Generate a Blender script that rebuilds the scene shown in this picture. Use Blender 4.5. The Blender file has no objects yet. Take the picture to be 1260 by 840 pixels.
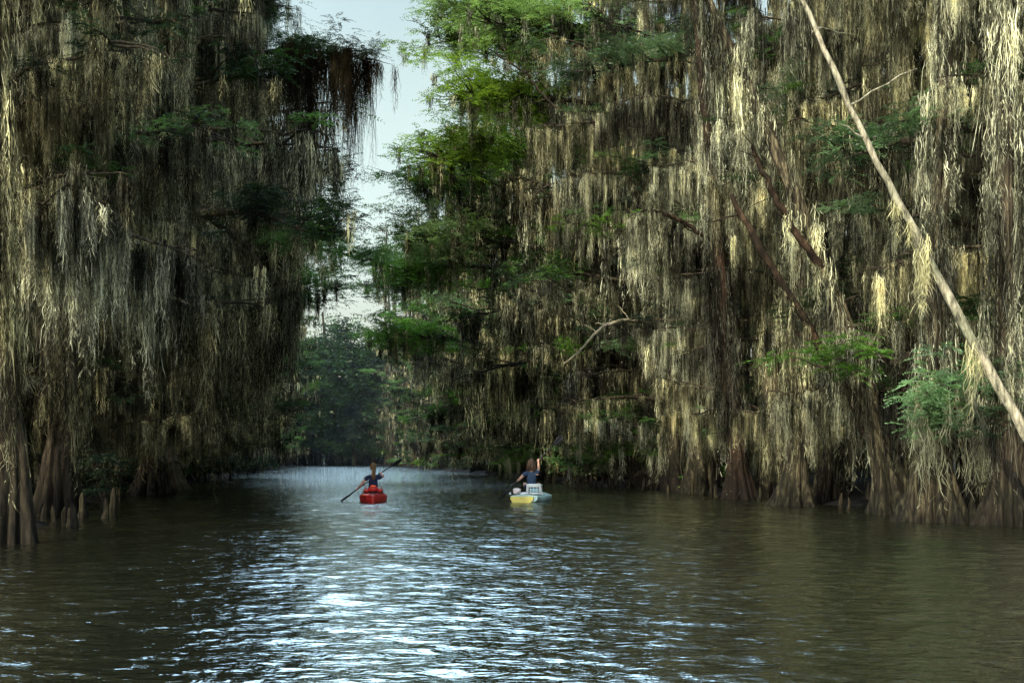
import bpy, bmesh, math, random
import numpy as np
from mathutils import Vector, Matrix
R = math.radians
random.seed(7)
scene = bpy.context.scene
COL = scene.collection

# ------------------------------------------------------------------ helpers
class MB:
    """collects quads / tris and becomes ONE mesh"""
    def __init__(s): s.v = []; s.f = []; s.n = 0; s.t = []
    def quads(s, v, f):
        v = np.asarray(v, float).reshape(-1, 3); f = np.asarray(f, int).reshape(-1, 4)
        s.v.append(v); s.f.append(f + s.n); s.n += len(v)
    def data(s, name, mat, smooth=False):
        me = bpy.data.meshes.new(name)
        if not s.v: return me
        v = np.concatenate(s.v); f = np.concatenate(s.f)
        me.vertices.add(len(v)); me.vertices.foreach_set('co', v.astype(np.float32).ravel())
        me.loops.add(f.size); me.loops.foreach_set('vertex_index', f.astype(np.int32).ravel())
        me.polygons.add(len(f))
        me.polygons.foreach_set('loop_start', (np.arange(len(f)) * 4).astype(np.int32))
        me.polygons.foreach_set('loop_total', np.full(len(f), 4, np.int32))
        if smooth: me.polygons.foreach_set('use_smooth', np.ones(len(f), bool))
        me.update(calc_edges=True)
        if mat: me.materials.append(mat)
        return me

def obj(name, me, parent=None, loc=(0, 0, 0), rz=0, sc=1.0, kind=None):
    o = bpy.data.objects.new(name, me); COL.objects.link(o)
    o.location = loc; o.rotation_euler = (0, 0, rz)
    if sc != 1.0: o.scale = (sc, sc, sc) if not isinstance(sc, tuple) else sc
    if parent is not None: o.parent = parent
    if kind: o['kind'] = kind
    return o

def tag(o, label, cat, group=None):
    o['label'] = label; o['category'] = cat
    if group: o['group'] = group
    return o

def thing(name, label, cat, loc=(0, 0, 0), rz=0, group=None):
    o = bpy.data.objects.new(name, None); COL.objects.link(o)
    o.location = loc; o.rotation_euler = (0, 0, rz); o.empty_display_size = .3
    return tag(o, label, cat, group)

def frames(P):
    P = np.asarray(P, float); T = np.gradient(P, axis=0)
    T /= np.linalg.norm(T, axis=1)[:, None] + 1e-9
    up = np.array([0.0, 0, 1.0]) if abs(T[0][2]) < .8 else np.array([0.0, 1.0, 0])
    A = np.zeros_like(P); a = up - T[0] * np.dot(up, T[0]); a /= np.linalg.norm(a)
    for i in range(len(P)):
        a = a - T[i] * np.dot(a, T[i]); a /= np.linalg.norm(a) + 1e-9; A[i] = a
    B = np.cross(T, A)
    return P, T, A, B

def tube(mb, P, r, n=6, prof=None):
    P, T, A, B = frames(P); r = np.broadcast_to(np.asarray(r, float), (len(P),))
    th = np.linspace(0, 2 * math.pi, n, endpoint=False)
    rr = r[:, None] * (prof if prof is not None else 1.0)
    rr = np.broadcast_to(rr, (len(P), n))
    V = P[:, None, :] + rr[..., None] * (np.cos(th)[None, :, None] * A[:, None, :] + np.sin(th)[None, :, None] * B[:, None, :])
    V = V.reshape(-1, 3)
    i = np.arange(len(P) - 1)[:, None] * n; j = np.arange(n)[None, :]; k = (j + 1) % n
    F = np.stack([i + j, i + k, i + n + k, i + n + j], -1).reshape(-1, 4)
    mb.quads(V, F)
    # end caps as degenerate-free quads fans (small)
    for e, sgn in ((0, 1), (len(P) - 1, -1)):
        c = P[e]; base = e * n
        ring = V[base:base + n]
        vv = np.concatenate([ring, c[None]]);
        ff = [[q, n, (q + 2) % n, (q + 1) % n] for q in range(0, n - 1, 2)]
        if sgn < 0: ff = [x[::-1] for x in ff]
        mb.quads(vv, ff)

def box(mb, c, s, rot=None):
    x, y, z = [a / 2 for a in s]
    v = np.array([[-x, -y, -z], [x, -y, -z], [x, y, -z], [-x, y, -z], [-x, -y, z], [x, -y, z], [x, y, z], [-x, y, z]])
    if rot is not None: v = v @ np.array(rot).T
    mb.quads(v + np.array(c), [[0, 3, 2, 1], [4, 5, 6, 7], [0, 1, 5, 4], [1, 2, 6, 5], [2, 3, 7, 6], [3, 0, 4, 7]])

# ------------------------------------------------------------------ materials
def newmat(name):
    m = bpy.data.materials.new(name); m.use_nodes = True
    nt = m.node_tree; nt.nodes.clear()
    return m, nt, nt.nodes.new, nt.links.new

def ramp(N, cols):
    r = N('ShaderNodeValToRGB'); el = r.color_ramp.elements
    while len(el) < len(cols): el.new(.5)
    for e, (p, c) in zip(el, cols): e.position = p; e.color = (*c, 1)
    return r

def leafy(name, cols, scale, trans, tcol=1.0, rnd=.35, rough=.8, patch=None, gloss=0.0, fine=None):
    """moss / foliage: streaky noise colour, part diffuse part translucent"""
    m, nt, N, L = newmat(name)
    out = N('ShaderNodeOutputMaterial'); geo = N('ShaderNodeNewGeometry')
    mp = N('ShaderNodeMapping'); mp.inputs['Scale'].default_value = scale
    L(geo.outputs['Position'], mp.inputs['Vector'])
    no = N('ShaderNodeTexNoise'); no.inputs['Scale'].default_value = 1; no.inputs['Detail'].default_value = 5
    no.inputs['Roughness'].default_value = .7
    L(mp.outputs[0], no.inputs['Vector'])
    rp = ramp(N, cols)
    if fine:
        mp2 = N('ShaderNodeMapping'); mp2.inputs['Scale'].default_value = fine; L(geo.outputs['Position'], mp2.inputs['Vector'])
        nf = N('ShaderNodeTexNoise'); nf.inputs['Scale'].default_value = 1; nf.inputs['Detail'].default_value = 2; L(mp2.outputs[0], nf.inputs['Vector'])
        av = N('ShaderNodeMix'); av.data_type = 'FLOAT'; av.inputs[0].default_value = .42
        L(no.outputs['Fac'], av.inputs[2]); L(nf.outputs['Fac'], av.inputs[3]); L(av.outputs[0], rp.inputs[0])
    else: L(no.outputs['Fac'], rp.inputs[0])
    oi = N('ShaderNodeObjectInfo'); hs = N('ShaderNodeHueSaturation')
    mr = N('ShaderNodeMapRange'); mr.inputs['To Min'].default_value = 1 - rnd; mr.inputs['To Max'].default_value = 1 + rnd
    L(oi.outputs['Random'], mr.inputs[0]); L(mr.outputs[0], hs.inputs['Value'])
    m2 = N('ShaderNodeMath'); m2.operation = 'MULTIPLY'; m2.inputs[1].default_value = 7.31
    m3 = N('ShaderNodeMath'); m3.operation = 'FRACT'; L(oi.outputs['Random'], m2.inputs[0]); L(m2.outputs[0], m3.inputs[0])
    mh = N('ShaderNodeMapRange'); mh.inputs['To Min'].default_value = .495; mh.inputs['To Max'].default_value = .545
    L(m3.outputs[0], mh.inputs[0]); L(mh.outputs[0], hs.inputs['Hue'])
    ms = N('ShaderNodeMapRange'); ms.inputs['To Min'].default_value = 1.08; ms.inputs['To Max'].default_value = .55
    L(m3.outputs[0], ms.inputs[0]); L(ms.outputs[0], hs.inputs['Saturation'])
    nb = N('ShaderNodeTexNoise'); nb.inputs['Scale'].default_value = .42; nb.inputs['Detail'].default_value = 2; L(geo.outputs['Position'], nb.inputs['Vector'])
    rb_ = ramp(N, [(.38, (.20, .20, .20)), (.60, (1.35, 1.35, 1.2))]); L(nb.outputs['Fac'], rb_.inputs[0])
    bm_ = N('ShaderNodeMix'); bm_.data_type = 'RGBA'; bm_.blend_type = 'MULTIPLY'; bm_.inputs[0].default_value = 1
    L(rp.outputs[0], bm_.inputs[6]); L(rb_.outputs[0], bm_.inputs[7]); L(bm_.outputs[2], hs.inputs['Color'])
    d = N('ShaderNodeBsdfDiffuse'); t = N('ShaderNodeBsdfTranslucent'); mx = N('ShaderNodeMixShader')
    L(hs.outputs[0], d.inputs[0])
    tc = N('ShaderNodeMix'); tc.data_type = 'RGBA'; tc.blend_type = 'MULTIPLY'; tc.inputs[0].default_value = 1
    tc.inputs[7].default_value = (1.25 * tcol, 1.1 * tcol, .6 * tcol, 1)
    L(hs.outputs[0], tc.inputs[6]); L(tc.outputs[2], t.inputs[0])
    mx.inputs[0].default_value = trans
    L(d.outputs[0], mx.inputs[1]); L(t.outputs[0], mx.inputs[2])
    last = mx
    if gloss > 0:
        g = N('ShaderNodeBsdfGlossy'); g.inputs['Roughness'].default_value = .35; g.inputs[0].default_value = (.8, .8, .8, 1)
        m4 = N('ShaderNodeMixShader'); m4.inputs[0].default_value = gloss
        L(mx.outputs[0], m4.inputs[1]); L(g.outputs[0], m4.inputs[2]); last = m4
    L(last.outputs[0], out.inputs[0])
    return m

def bark(name, cols, scale=(14, 14, 1.6), bump=.6, rough=.85):
    m, nt, N, L = newmat(name)
    out = N('ShaderNodeOutputMaterial'); geo = N('ShaderNodeNewGeometry')
    mp = N('ShaderNodeMapping'); mp.inputs['Scale'].default_value = scale
    L(geo.outputs['Position'], mp.inputs['Vector'])
    no = N('ShaderNodeTexNoise'); no.inputs['Scale'].default_value = 1; no.inputs['Detail'].default_value = 6
    no.inputs['Roughness'].default_value = .65; no.inputs['Distortion'].default_value = .4
    L(mp.outputs[0], no.inputs['Vector'])
    rp = ramp(N, cols); L(no.outputs['Fac'], rp.inputs[0])
    n2 = N('ShaderNodeTexNoise'); n2.inputs['Scale'].default_value = 1.1; n2.inputs['Detail'].default_value = 3
    L(geo.outputs['Position'], n2.inputs['Vector'])
    mx = N('ShaderNodeMix'); mx.data_type = 'RGBA'; mx.blend_type = 'MULTIPLY'; mx.inputs[0].default_value = 1
    r2 = ramp(N, [(.35, (.45, .5, .4)), (.65, (1.15, 1.1, 1.0))]); L(n2.outputs['Fac'], r2.inputs[0])
    L(rp.outputs[0], mx.inputs[6]); L(r2.outputs[0], mx.inputs[7])
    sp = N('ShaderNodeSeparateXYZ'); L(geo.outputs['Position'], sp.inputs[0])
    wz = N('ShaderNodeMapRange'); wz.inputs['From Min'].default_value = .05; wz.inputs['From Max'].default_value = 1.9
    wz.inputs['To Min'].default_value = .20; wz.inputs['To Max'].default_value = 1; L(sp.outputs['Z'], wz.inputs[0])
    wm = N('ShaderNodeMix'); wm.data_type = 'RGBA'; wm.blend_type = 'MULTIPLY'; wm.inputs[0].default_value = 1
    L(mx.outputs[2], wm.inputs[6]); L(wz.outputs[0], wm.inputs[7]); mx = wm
    b = N('ShaderNodeBsdfPrincipled'); b.inputs['Roughness'].default_value = rough
    b.inputs['Specular IOR Level'].default_value = .2
    L(mx.outputs[2], b.inputs['Base Color'])
    bp = N('ShaderNodeBump'); bp.inputs['Strength'].default_value = bump; bp.inputs['Distance'].default_value = .05
    L(no.outputs['Fac'], bp.inputs['Height']); L(bp.outputs[0], b.inputs['Normal'])
    L(b.outputs[0], out.inputs[0])
    return m

def plain(name, col, rough=.5, noise=.15, scale=12, metallic=0, spec=.5, bump=0.0):
    m, nt, N, L = newmat(name)
    out = N('ShaderNodeOutputMaterial'); tc = N('ShaderNodeTexCoord')
    no = N('ShaderNodeTexNoise'); no.inputs['Scale'].default_value = scale; no.inputs['Detail'].default_value = 4
    L(tc.outputs['Object'], no.inputs['Vector'])
    lo = tuple(c * (1 - noise) for c in col); hi = tuple(min(1, c * (1 + noise)) for c in col)
    rp = ramp(N, [(.3, lo), (.7, hi)]); L(no.outputs['Fac'], rp.inputs[0])
    b = N('ShaderNodeBsdfPrincipled'); b.inputs['Roughness'].default_value = rough; b.inputs['Metallic'].default_value = metallic
    b.inputs['Specular IOR Level'].default_value = spec
    L(rp.outputs[0], b.inputs['Base Color'])
    if bump:
        bp = N('ShaderNodeBump'); bp.inputs['Strength'].default_value = bump; bp.inputs['Distance'].default_value = .01
        L(no.outputs['Fac'], bp.inputs['Height']); L(bp.outputs[0], b.inputs['Normal'])
    L(b.outputs[0], out.inputs[0])
    return m

M = {}
M['moss'] = leafy('grey_gold_moss', [(.42, (.010, .010, .008)), (.51, (.125, .122, .084)), (.59, (.92, .88, .62))], (3.4, 3.4, .30), .36, fine=(19, 19, .5))  # near-black to cream noise also paints light and shade between strands
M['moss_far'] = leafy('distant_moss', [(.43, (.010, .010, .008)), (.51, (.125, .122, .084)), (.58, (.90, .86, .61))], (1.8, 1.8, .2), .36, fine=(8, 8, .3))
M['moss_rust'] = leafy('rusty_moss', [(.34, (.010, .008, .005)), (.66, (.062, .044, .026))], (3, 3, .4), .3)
M['moss_pale'] = leafy('pale_green_moss', [(.36, (.07, .068, .045)), (.6, (.68, .66, .45))], (4, 4, .4), .35, rnd=.15, fine=(19, 19, .5))
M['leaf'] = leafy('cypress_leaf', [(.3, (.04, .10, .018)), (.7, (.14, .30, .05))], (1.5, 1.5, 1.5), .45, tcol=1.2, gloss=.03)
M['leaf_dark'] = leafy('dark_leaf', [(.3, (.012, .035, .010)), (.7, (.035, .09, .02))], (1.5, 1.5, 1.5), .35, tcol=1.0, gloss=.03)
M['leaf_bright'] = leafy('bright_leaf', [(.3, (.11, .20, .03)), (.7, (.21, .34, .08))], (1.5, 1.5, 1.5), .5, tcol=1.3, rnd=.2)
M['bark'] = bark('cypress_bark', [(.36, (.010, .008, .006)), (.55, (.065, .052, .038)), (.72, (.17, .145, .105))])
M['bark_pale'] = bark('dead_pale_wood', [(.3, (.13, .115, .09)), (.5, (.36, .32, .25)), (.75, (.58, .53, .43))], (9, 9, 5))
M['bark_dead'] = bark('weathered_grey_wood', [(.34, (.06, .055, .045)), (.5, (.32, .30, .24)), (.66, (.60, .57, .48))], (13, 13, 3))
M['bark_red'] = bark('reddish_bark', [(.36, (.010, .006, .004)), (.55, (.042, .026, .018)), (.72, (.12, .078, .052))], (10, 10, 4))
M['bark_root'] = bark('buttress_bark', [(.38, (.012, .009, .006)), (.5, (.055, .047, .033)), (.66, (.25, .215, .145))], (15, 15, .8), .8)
M['soil'] = bark('dark_mud', [(.3, (.008, .007, .005)), (.7, (.035, .028, .02))], (1.5, 1.5, 1.5))

# ------------------------------------------------------------------ ribbons and leaves
def ribbons(mb, rng, P0, P1, w, segs=5, wob=.11, tip=.2):
    """vertical ragged fibres from P0 to P1"""
    N = len(P0)
    if N == 0: return
    t = np.linspace(0, 1, segs + 1)
    C = P0[:, None, :] + (P1 - P0)[:, None, :] * t[None, :, None]
    L = np.linalg.norm(P1 - P0, axis=1)
    wk = np.cumsum(rng.normal(0, 1, (N, segs + 1, 2)), axis=1) * (wob * (L[:, None, None] / segs) ** .6)
    wk -= wk[:, :1]
    C[:, :, :2] += wk
    yaw = rng.uniform(0, math.pi, N)[:, None] + np.cumsum(rng.normal(0, .35, (N, segs + 1)), axis=1)
    prof = np.where(t < .15, .6 + t * 2.6, 1.0) * (1 - t * (1 - tip))
    ww = w[:, None] * prof[None] * rng.uniform(.6, 1.3, (N, segs + 1)) * .5
    D = np.stack([np.cos(yaw) * ww, np.sin(yaw) * ww, np.zeros_like(ww)], -1)
    V = np.stack([C - D, C + D], 2).reshape(-1, 3)      # N,(s+1),2
    base = (np.arange(N) * (segs + 1) * 2)[:, None] + (np.arange(segs) * 2)[None]
    F = np.stack([base, base + 1, base + 3, base + 2], -1).reshape(-1, 4)
    mb.quads(V, F)

def beard(mb, rng, c, L, r, n, w, segs=5, squash=1.0, ang=0.0, wind=(0, 0)):
    """one tapering tuft of hanging moss"""
    rho = np.sqrt(rng.uniform(0, 1, n)); th = rng.uniform(0, 2 * math.pi, n)
    x = rho * np.cos(th) * r; y = rho * np.sin(th) * r * squash
    ca, sa = math.cos(ang), math.sin(ang)
    X, Y = x * ca - y * sa, x * sa + y * ca
    end = L * (1 - .75 * rho ** 1.3 * rng.uniform(.4, 1, n)) * rng.uniform(.75, 1.0, n)
    st = rng.uniform(0, .65, n) ** 1.5 * end * .9
    sh = lambda z: 1 - .82 * (z / L) ** .8
    P0 = np.stack([c[0] + X * sh(st) + wind[0] * st, c[1] + Y * sh(st) + wind[1] * st, c[2] - st + rng.uniform(0, .06, n)], -1)
    P1 = np.stack([c[0] + X * sh(end) + wind[0] * end, c[1] + Y * sh(end) + wind[1] * end, c[2] - end], -1)
    ribbons(mb, rng, P0, P1, w * rng.uniform(.6, 1.4, n), segs)
    if w < .06:
        m = int(n * (1.8 if w < .03 else .8)); z = rng.uniform(0, .95, m) * L; a = rng.uniform(0, 6.28, m)
        q = rng.uniform(.3, 1, m) * r * sh(z)
        A0 = np.stack([c[0] + q * np.cos(a), c[1] + q * np.sin(a), c[2] - z], -1)
        l = rng.uniform(.06, .24, m); o_ = rng.uniform(.2, .9, m) * l
        A1 = A0 + np.stack([o_ * np.cos(a), o_ * np.sin(a), -l], -1)
        ribbons(mb, rng, A0, A1, w * rng.uniform(.5, 1.0, m), 2)

def sprays(mb, rng, C, Dr, L, nl, lw, ll, droop=.25):
    """feathery cypress sprays: leaflets in two rows along short twigs"""
    N = len(C)
    if N == 0: return
    t = np.linspace(.12, 1, nl)
    Dr = Dr / (np.linalg.norm(Dr, axis=1)[:, None] + 1e-9)
    side = np.cross(Dr, np.array([0, 0, 1.0])); side /= np.linalg.norm(side, axis=1)[:, None] + 1e-9
    side = side + rng.normal(0, .35, side.shape); side /= np.linalg.norm(side, axis=1)[:, None]
    P = C[:, None, :] + Dr[:, None, :] * (L[:, None] * t[None])[..., None]
    P[:, :, 2] -= droop * L[:, None] * t[None] ** 2
    for sg in (-1, 1):
        d = side[:, None, :] * sg + Dr[:, None, :] * .75 + rng.normal(0, .25, (N, nl, 3))
        d[..., 2] -= .15
        d /= np.linalg.norm(d, axis=2)[..., None]
        q = np.cross(d, Dr[:, None, :] + rng.normal(0, .5, (N, nl, 3))); q /= np.linalg.norm(q, axis=2)[..., None] + 1e-9
        q = np.cross(q, d)
        le = ll * (1 - .55 * t[None]) * rng.uniform(.6, 1.3, (N, nl))
        a = P; b = P + d * (le * .5)[..., None] + q * lw * .5; c = P + d * le[..., None]; e = P + d * (le * .5)[..., None] - q * lw * .5
        V = np.stack([a, b, c, e], 2).reshape(-1, 3)
        mb.quads(V, np.arange(len(V)).reshape(-1, 4))

def tuft(mb, rng, c, n, size, lod):
    th = rng.uniform(0, 2 * math.pi, n)
    D = np.stack([np.cos(th), np.sin(th), rng.uniform(-.25, .45, n)], -1)
    C = np.array(c)[None] + D * rng.uniform(0, .35, n)[:, None] * size + rng.normal(0, .12, (n, 3)) * size
    L = rng.uniform(.5, 1.1, n) * size
    if lod == 0: sprays(mb, rng, C, D, L, 13, .022, .13)
    elif lod == 1: sprays(mb, rng, C, D, L, 7, .045, .20)
    else: sprays(mb, rng, C, D, L, 5, .09, .32)

# ------------------------------------------------------------------ limb kits
def limb_kit(seed, kind, lod, Lk=5.0):
    rng = np.random.default_rng(seed)
    n = 12
    t = np.linspace(0, 1, n)
    rise = rng.uniform(-.10, .62)
    P = np.stack([t * Lk, np.cumsum(rng.normal(0, .16, n)) * .8, t * Lk * rise - (t ** 2) * Lk * rng.uniform(.05, .22) + np.cumsum(rng.normal(0, .05, n)) * .5], -1)
    P -= P[0]
    r = .085 * (1 - t) ** .9 + .012
    wood = MB(); tube(wood, P, r, 7 if lod == 0 else 4)
    tw = []
    nt_ = 11 if lod < 2 else 6
    for k in range(nt_):
        u = rng.uniform(.12, 1.0); i = u * (n - 1); i0 = int(min(i, n - 2)); p = P[i0] + (P[i0 + 1] - P[i0]) * (i - i0)
        sg = 1 if k % 2 else -1
        a = sg * rng.uniform(.5, 1.35); l = rng.uniform(.6, 1.9) * (1.15 - .5 * u)
        m = 6; s = np.linspace(0, 1, m)
        Q = p[None] + np.stack([s * l * math.cos(a), s * l * math.sin(a) + np.cumsum(rng.normal(0, .03, m)), s * l * rng.uniform(-.1, .4) - s ** 2 * l * .25 + np.cumsum(rng.normal(0, .02, m))], -1)
        tube(wood, Q, .028 * (1 - s) + .006, 4 if lod else 5)
        tw.append(Q)
    moss = MB(); leaf = MB()
    W = (.015, .036, .08)[lod]; seg = (7, 4, 3)[lod]; K = (1.3, .58, .3)[lod]
    if kind == 'm':   long_, dens, tufts = (.5, 3.7), 1.1, 1
    elif kind == 'c': long_, dens, tufts = (.8, 5.6), 1.1, 0       # heavy curtain
    elif kind == 'b': long_, dens, tufts = (.4, 2.4), .8, 12
    else:             long_, dens, tufts = (.4, 1.5), .35, 20
    # beards on the limb and on its twigs; neighbours share a slowly varying length
    def add(p, u, k=1.0):
        L = (long_[0] + (long_[1] - long_[0]) * rng.uniform() ** 1.5) * (1 - .35 * u) * k * (1.25 if rng.uniform() < .15 else 1)
        rr = rng.uniform(.09, .27); p = p - np.array([0, 0, min(.9, rng.exponential(.18))])
        beard(moss, rng, p, L, rr, max(5, int(46 * K * rr / .18 * (L / 2.2) ** .4)), W, seg, rng.uniform(.5, 1), rng.uniform(0, 3))
    nb = int(26 * dens)
    for k in range(nb):
        u = rng.uniform(.06, 1); i = u * (n - 1); i0 = int(min(i, n - 2)); p = P[i0] + (P[i0 + 1] - P[i0]) * (i - i0)
        add(p + rng.normal(0, .05, 3), u)
    for Q in tw:
        for k in range(max(1, int(4.2 * dens))):
            u = rng.uniform(.15, 1); p = Q[0] + (Q[-1] - Q[0]) * u
            add(p, .4, .8)
    ends = [Q[-1] for Q in tw] + [Q[3] for Q in tw] + [P[-1], P[-2], P[-4]]
    for k in range(tufts):
        c = ends[rng.integers(len(ends))] + rng.normal(0, .18, 3) + np.array([0, 0, .12])
        tuft(leaf, rng, c, (15, 10, 7)[lod], rng.uniform(.35, .75), lod)
    if lod == 2:
        mm = M['moss_far']
    else: mm = M['moss']
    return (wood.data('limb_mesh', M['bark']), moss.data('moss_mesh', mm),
            leaf.data('leaf_mesh', M['leaf']) if tufts else None, leaf.data('leafd_mesh', M['leaf_dark']) if tufts else None)

KITS = {}
for kind in 'mcbg':
    for lod in (0, 1, 2):
        KITS[kind, lod] = [limb_kit(100 * ord(kind) + 10 * lod + s, kind, lod) for s in range(7 if lod < 2 else 5)]

# ------------------------------------------------------------------ trunks
def trunk_path(rng, H, lean=(0, 0), wig=.25, n=22):
    z = np.concatenate([np.linspace(-.4, 3.2, 12), np.linspace(4, H, n - 12)])
    w = np.cumsum(rng.normal(0, 1, (len(z), 2)), axis=0) * wig * .12 * np.clip(z / 4, 0, 1)[:, None] ** .5
    tz = np.clip(z / H, 0, 1)[:, None]
    return np.concatenate([np.array(lean)[None] * tz ** 1.15 + w, z[:, None]], axis=1)

def trunk_mesh(rng, P, r0, flare, ridges, mat, n=40, top=.05, hf=.9):
    z = P[:, 2]; H = z[-1]
    th = np.linspace(0, 2 * math.pi, n, endpoint=False)
    r = r0 * (1 - np.clip(z / H, 0, 1)) ** .8 + top
    fl = 1 + flare * np.exp(-np.clip(z, 0, None) / hf)
    ph = rng.uniform(0, 6); ph2 = rng.uniform(0, 6)
    rid = np.abs(np.cos(th * ridges / 2 + ph + .4 * np.sin(th * 2 + ph2))) ** .7 * (1 + .35 * np.sin(th * 3 + ph2))
    depth = (.12 + .62 * np.exp(-np.clip(z, 0, None) / (hf * 1.5)))
    prof = fl[:, None] * (1 - depth[:, None] * .6 + depth[:, None] * rid[None, :]) + rng.normal(0, .015, (len(z), n))
    mb = MB()
    # vertical rings (no frame twist) so the flutes run straight up
    V = P[:, None, :] + (r[:, None] * prof)[..., None] * np.stack([np.cos(th), np.sin(th), np.zeros(n)], -1)[None]
    i = np.arange(len(P) - 1)[:, None] * n; j = np.arange(n)[None, :]; k = (j + 1) % n
    F = np.stack([i + j, i + k, i + n + k, i + n + j], -1).reshape(-1, 4)
    mb.quads(V.reshape(-1, 3), F)
    return mb.data('trunk_mesh', mat, True), r

def sleeve_mesh(rng, P, r, lod, dens, z0=.9, zmax=99, Lr=(1.0, 3.2)):
    mb = MB(); W = (.016, .038, .08)[lod]; seg = (6, 4, 3)[lod]; K = (1, .5, .27)[lod]
    H = min(P[-1][2], zmax)
    nb = int((H - z0) * 5 * dens)
    for k in range(nb):
        z = z0 + (H - z0) * rng.uniform() ** 1.35; c = np.array([np.interp(z, P[:, 2], P[:, 0]), np.interp(z, P[:, 2], P[:, 1]), z])
        rr = np.interp(z, P[:, 2], r) + .05 + rng.uniform(0, .35) ** 1.5; a = rng.uniform(0, 6.28)
        L = min(rng.uniform(*Lr), z - .1)
        rad = rng.uniform(.09, .2)
        beard(mb, rng, c + np.array([math.cos(a) * rr, math.sin(a) * rr, 0]), L, rad, max(4, int(26 * K * rad / .15)), W, seg)
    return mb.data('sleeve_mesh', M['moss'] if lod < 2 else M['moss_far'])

TRUNKS = {}
def trunk_kit(lod, idx):
    key = (lod, idx)
    if key not in TRUNKS:
        rng = np.random.default_rng(900 + lod * 50 + idx)
        H = 26.0
        P = trunk_path(rng, H, (rng.uniform(-1.2, 1.2), rng.uniform(-1.2, 1.2)))
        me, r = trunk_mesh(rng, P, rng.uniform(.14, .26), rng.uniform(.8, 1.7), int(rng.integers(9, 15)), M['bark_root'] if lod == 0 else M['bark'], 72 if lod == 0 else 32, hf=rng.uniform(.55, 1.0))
        sl = sleeve_mesh(rng, P, r, lod, 1.25 if lod == 0 else .9)
        rt = MB()
        for q in range(22 if lod < 2 else 9):
            a = rng.uniform(0, 6.28); h = rng.uniform(.35, 2.0); R0 = r[4] * rng.uniform(1.6, 3.0) + .15
            s_ = np.linspace(0, 1, 6)[:, None]; R1 = r[8] * 1.1
            d = np.array([math.cos(a), math.sin(a), 0])
            Q = d * (R0 * (1 - s_) ** 1.5 + R1 * s_ ** .5 * .9) + np.array([0, 0, 1]) * (-.25 + s_ * (h + .25)) + np.cumsum(rng.normal(0, .02, (6, 3)), axis=0)
            tube(rt, Q, rng.uniform(.025, .06) * (1 - .7 * s_[:, 0]), 5 if lod < 2 else 3)
        TRUNKS[key] = (P, r, me, sl, rt.data('roots_mesh', M['bark_root']))
    return TRUNKS[key]

NT = [0]
def tree(x, y, H, lod, label, group, side, rng, nl=14, Lmax=6.0, mix=(.45, .3, .2, .05), zmin=1.5, dark=False, name='bald_cypress', bias=.75, zg=0.0, over=1.0, spread_top=None):
    """a moss hung cypress; side = azimuth (rad) towards the channel"""
    NT[0] += 1
    P, r, me, sl, rtm = trunk_kit(lod, int(rng.integers(0, 7)))
    rz = rng.uniform(0, 6.28)
    t = thing(name, label, 'tree', (x, y, zg), rz, group)
    s = H / 26.0
    tr = obj('trunk', me, t, sc=(s ** .5, s ** .5, s))
    so = obj('moss_sleeve', sl, tr)
    if lod < 2 or rng.uniform() < .5: obj('roots', rtm, t)
    kinds = 'mcbg'
    for k in range(nl):
        u = ((k + rng.uniform(0, 1)) / nl) ** 1.2
        z = zmin + (H - zmin - .6) * u ** (.95)
        kd = kinds[rng.choice(4, p=mix)]
        if x < 0 and y < 27 and z < 4: z += 3.2
        if callable(over): ov = over(z)
        else: ov = over
        Lh = Lmax * (1 - .62 * (z / H) ** 1.8) * rng.uniform(.42, 1.1) * (.55 + .45 * min(1, z / 7))
        if rng.uniform() < bias: az = side + rng.normal(0, .75)
        else: az = rng.uniform(0, 6.28)
        facing = .5 + .5 * math.cos(az - side)
        Lh *= (.65 + .35 * facing * ov)
        if lod == 0 and kd == 'c' and z < 5: kd = 'm'
        kl = KITS[kd, lod]; w, mo, lf, lfd = kl[int(rng.integers(0, len(kl)))]
        zz = z / s
        px = np.interp(zz, P[:, 2], P[:, 0]) * s ** .5; py = np.interp(zz, P[:, 2], P[:, 1]) * s ** .5
        # keep long beards out of the water
        sc = Lh / 5.0
        szz = sc if kd != 'c' else sc * .95
        if z < 6: szz = min(sc, max(.22, (z - .1) / (4.6 if kd == 'c' else 3.4)))
        l = obj('limb', w, t, (px, py, z), az - rz, (sc, sc, szz))
        obj('moss_curtain', mo, l)
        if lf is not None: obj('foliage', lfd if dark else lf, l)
    return t

# ------------------------------------------------------------------ banks
RB = [(-30, 15), (0, 13.5), (12, 11.5), (22.8, 9.6), (28, 9.0), (34, 7.9), (36.7, 7.1), (41.9, 6.4), (51.4, 3.8), (62, 2.9), (82, -.5), (106, -4.9), (150, -13), (200, -23), (240, -31), (400, -70)]
LB = [(-30, -11), (0, -7.6), (10, -7.2), (17.6, -7.8), (23.4, -9.1), (36.7, -12.4), (47, -14.2), (67, -16.6), (100, -20.9), (150, -27), (200, -35.5), (240, -46), (400, -90)]
def rb(y): return float(np.interp(y, [p[0] for p in RB], [p[1] for p in RB]))
def lb(y): return float(np.interp(y, [p[0] for p in LB], [p[1] for p in LB]))

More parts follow.
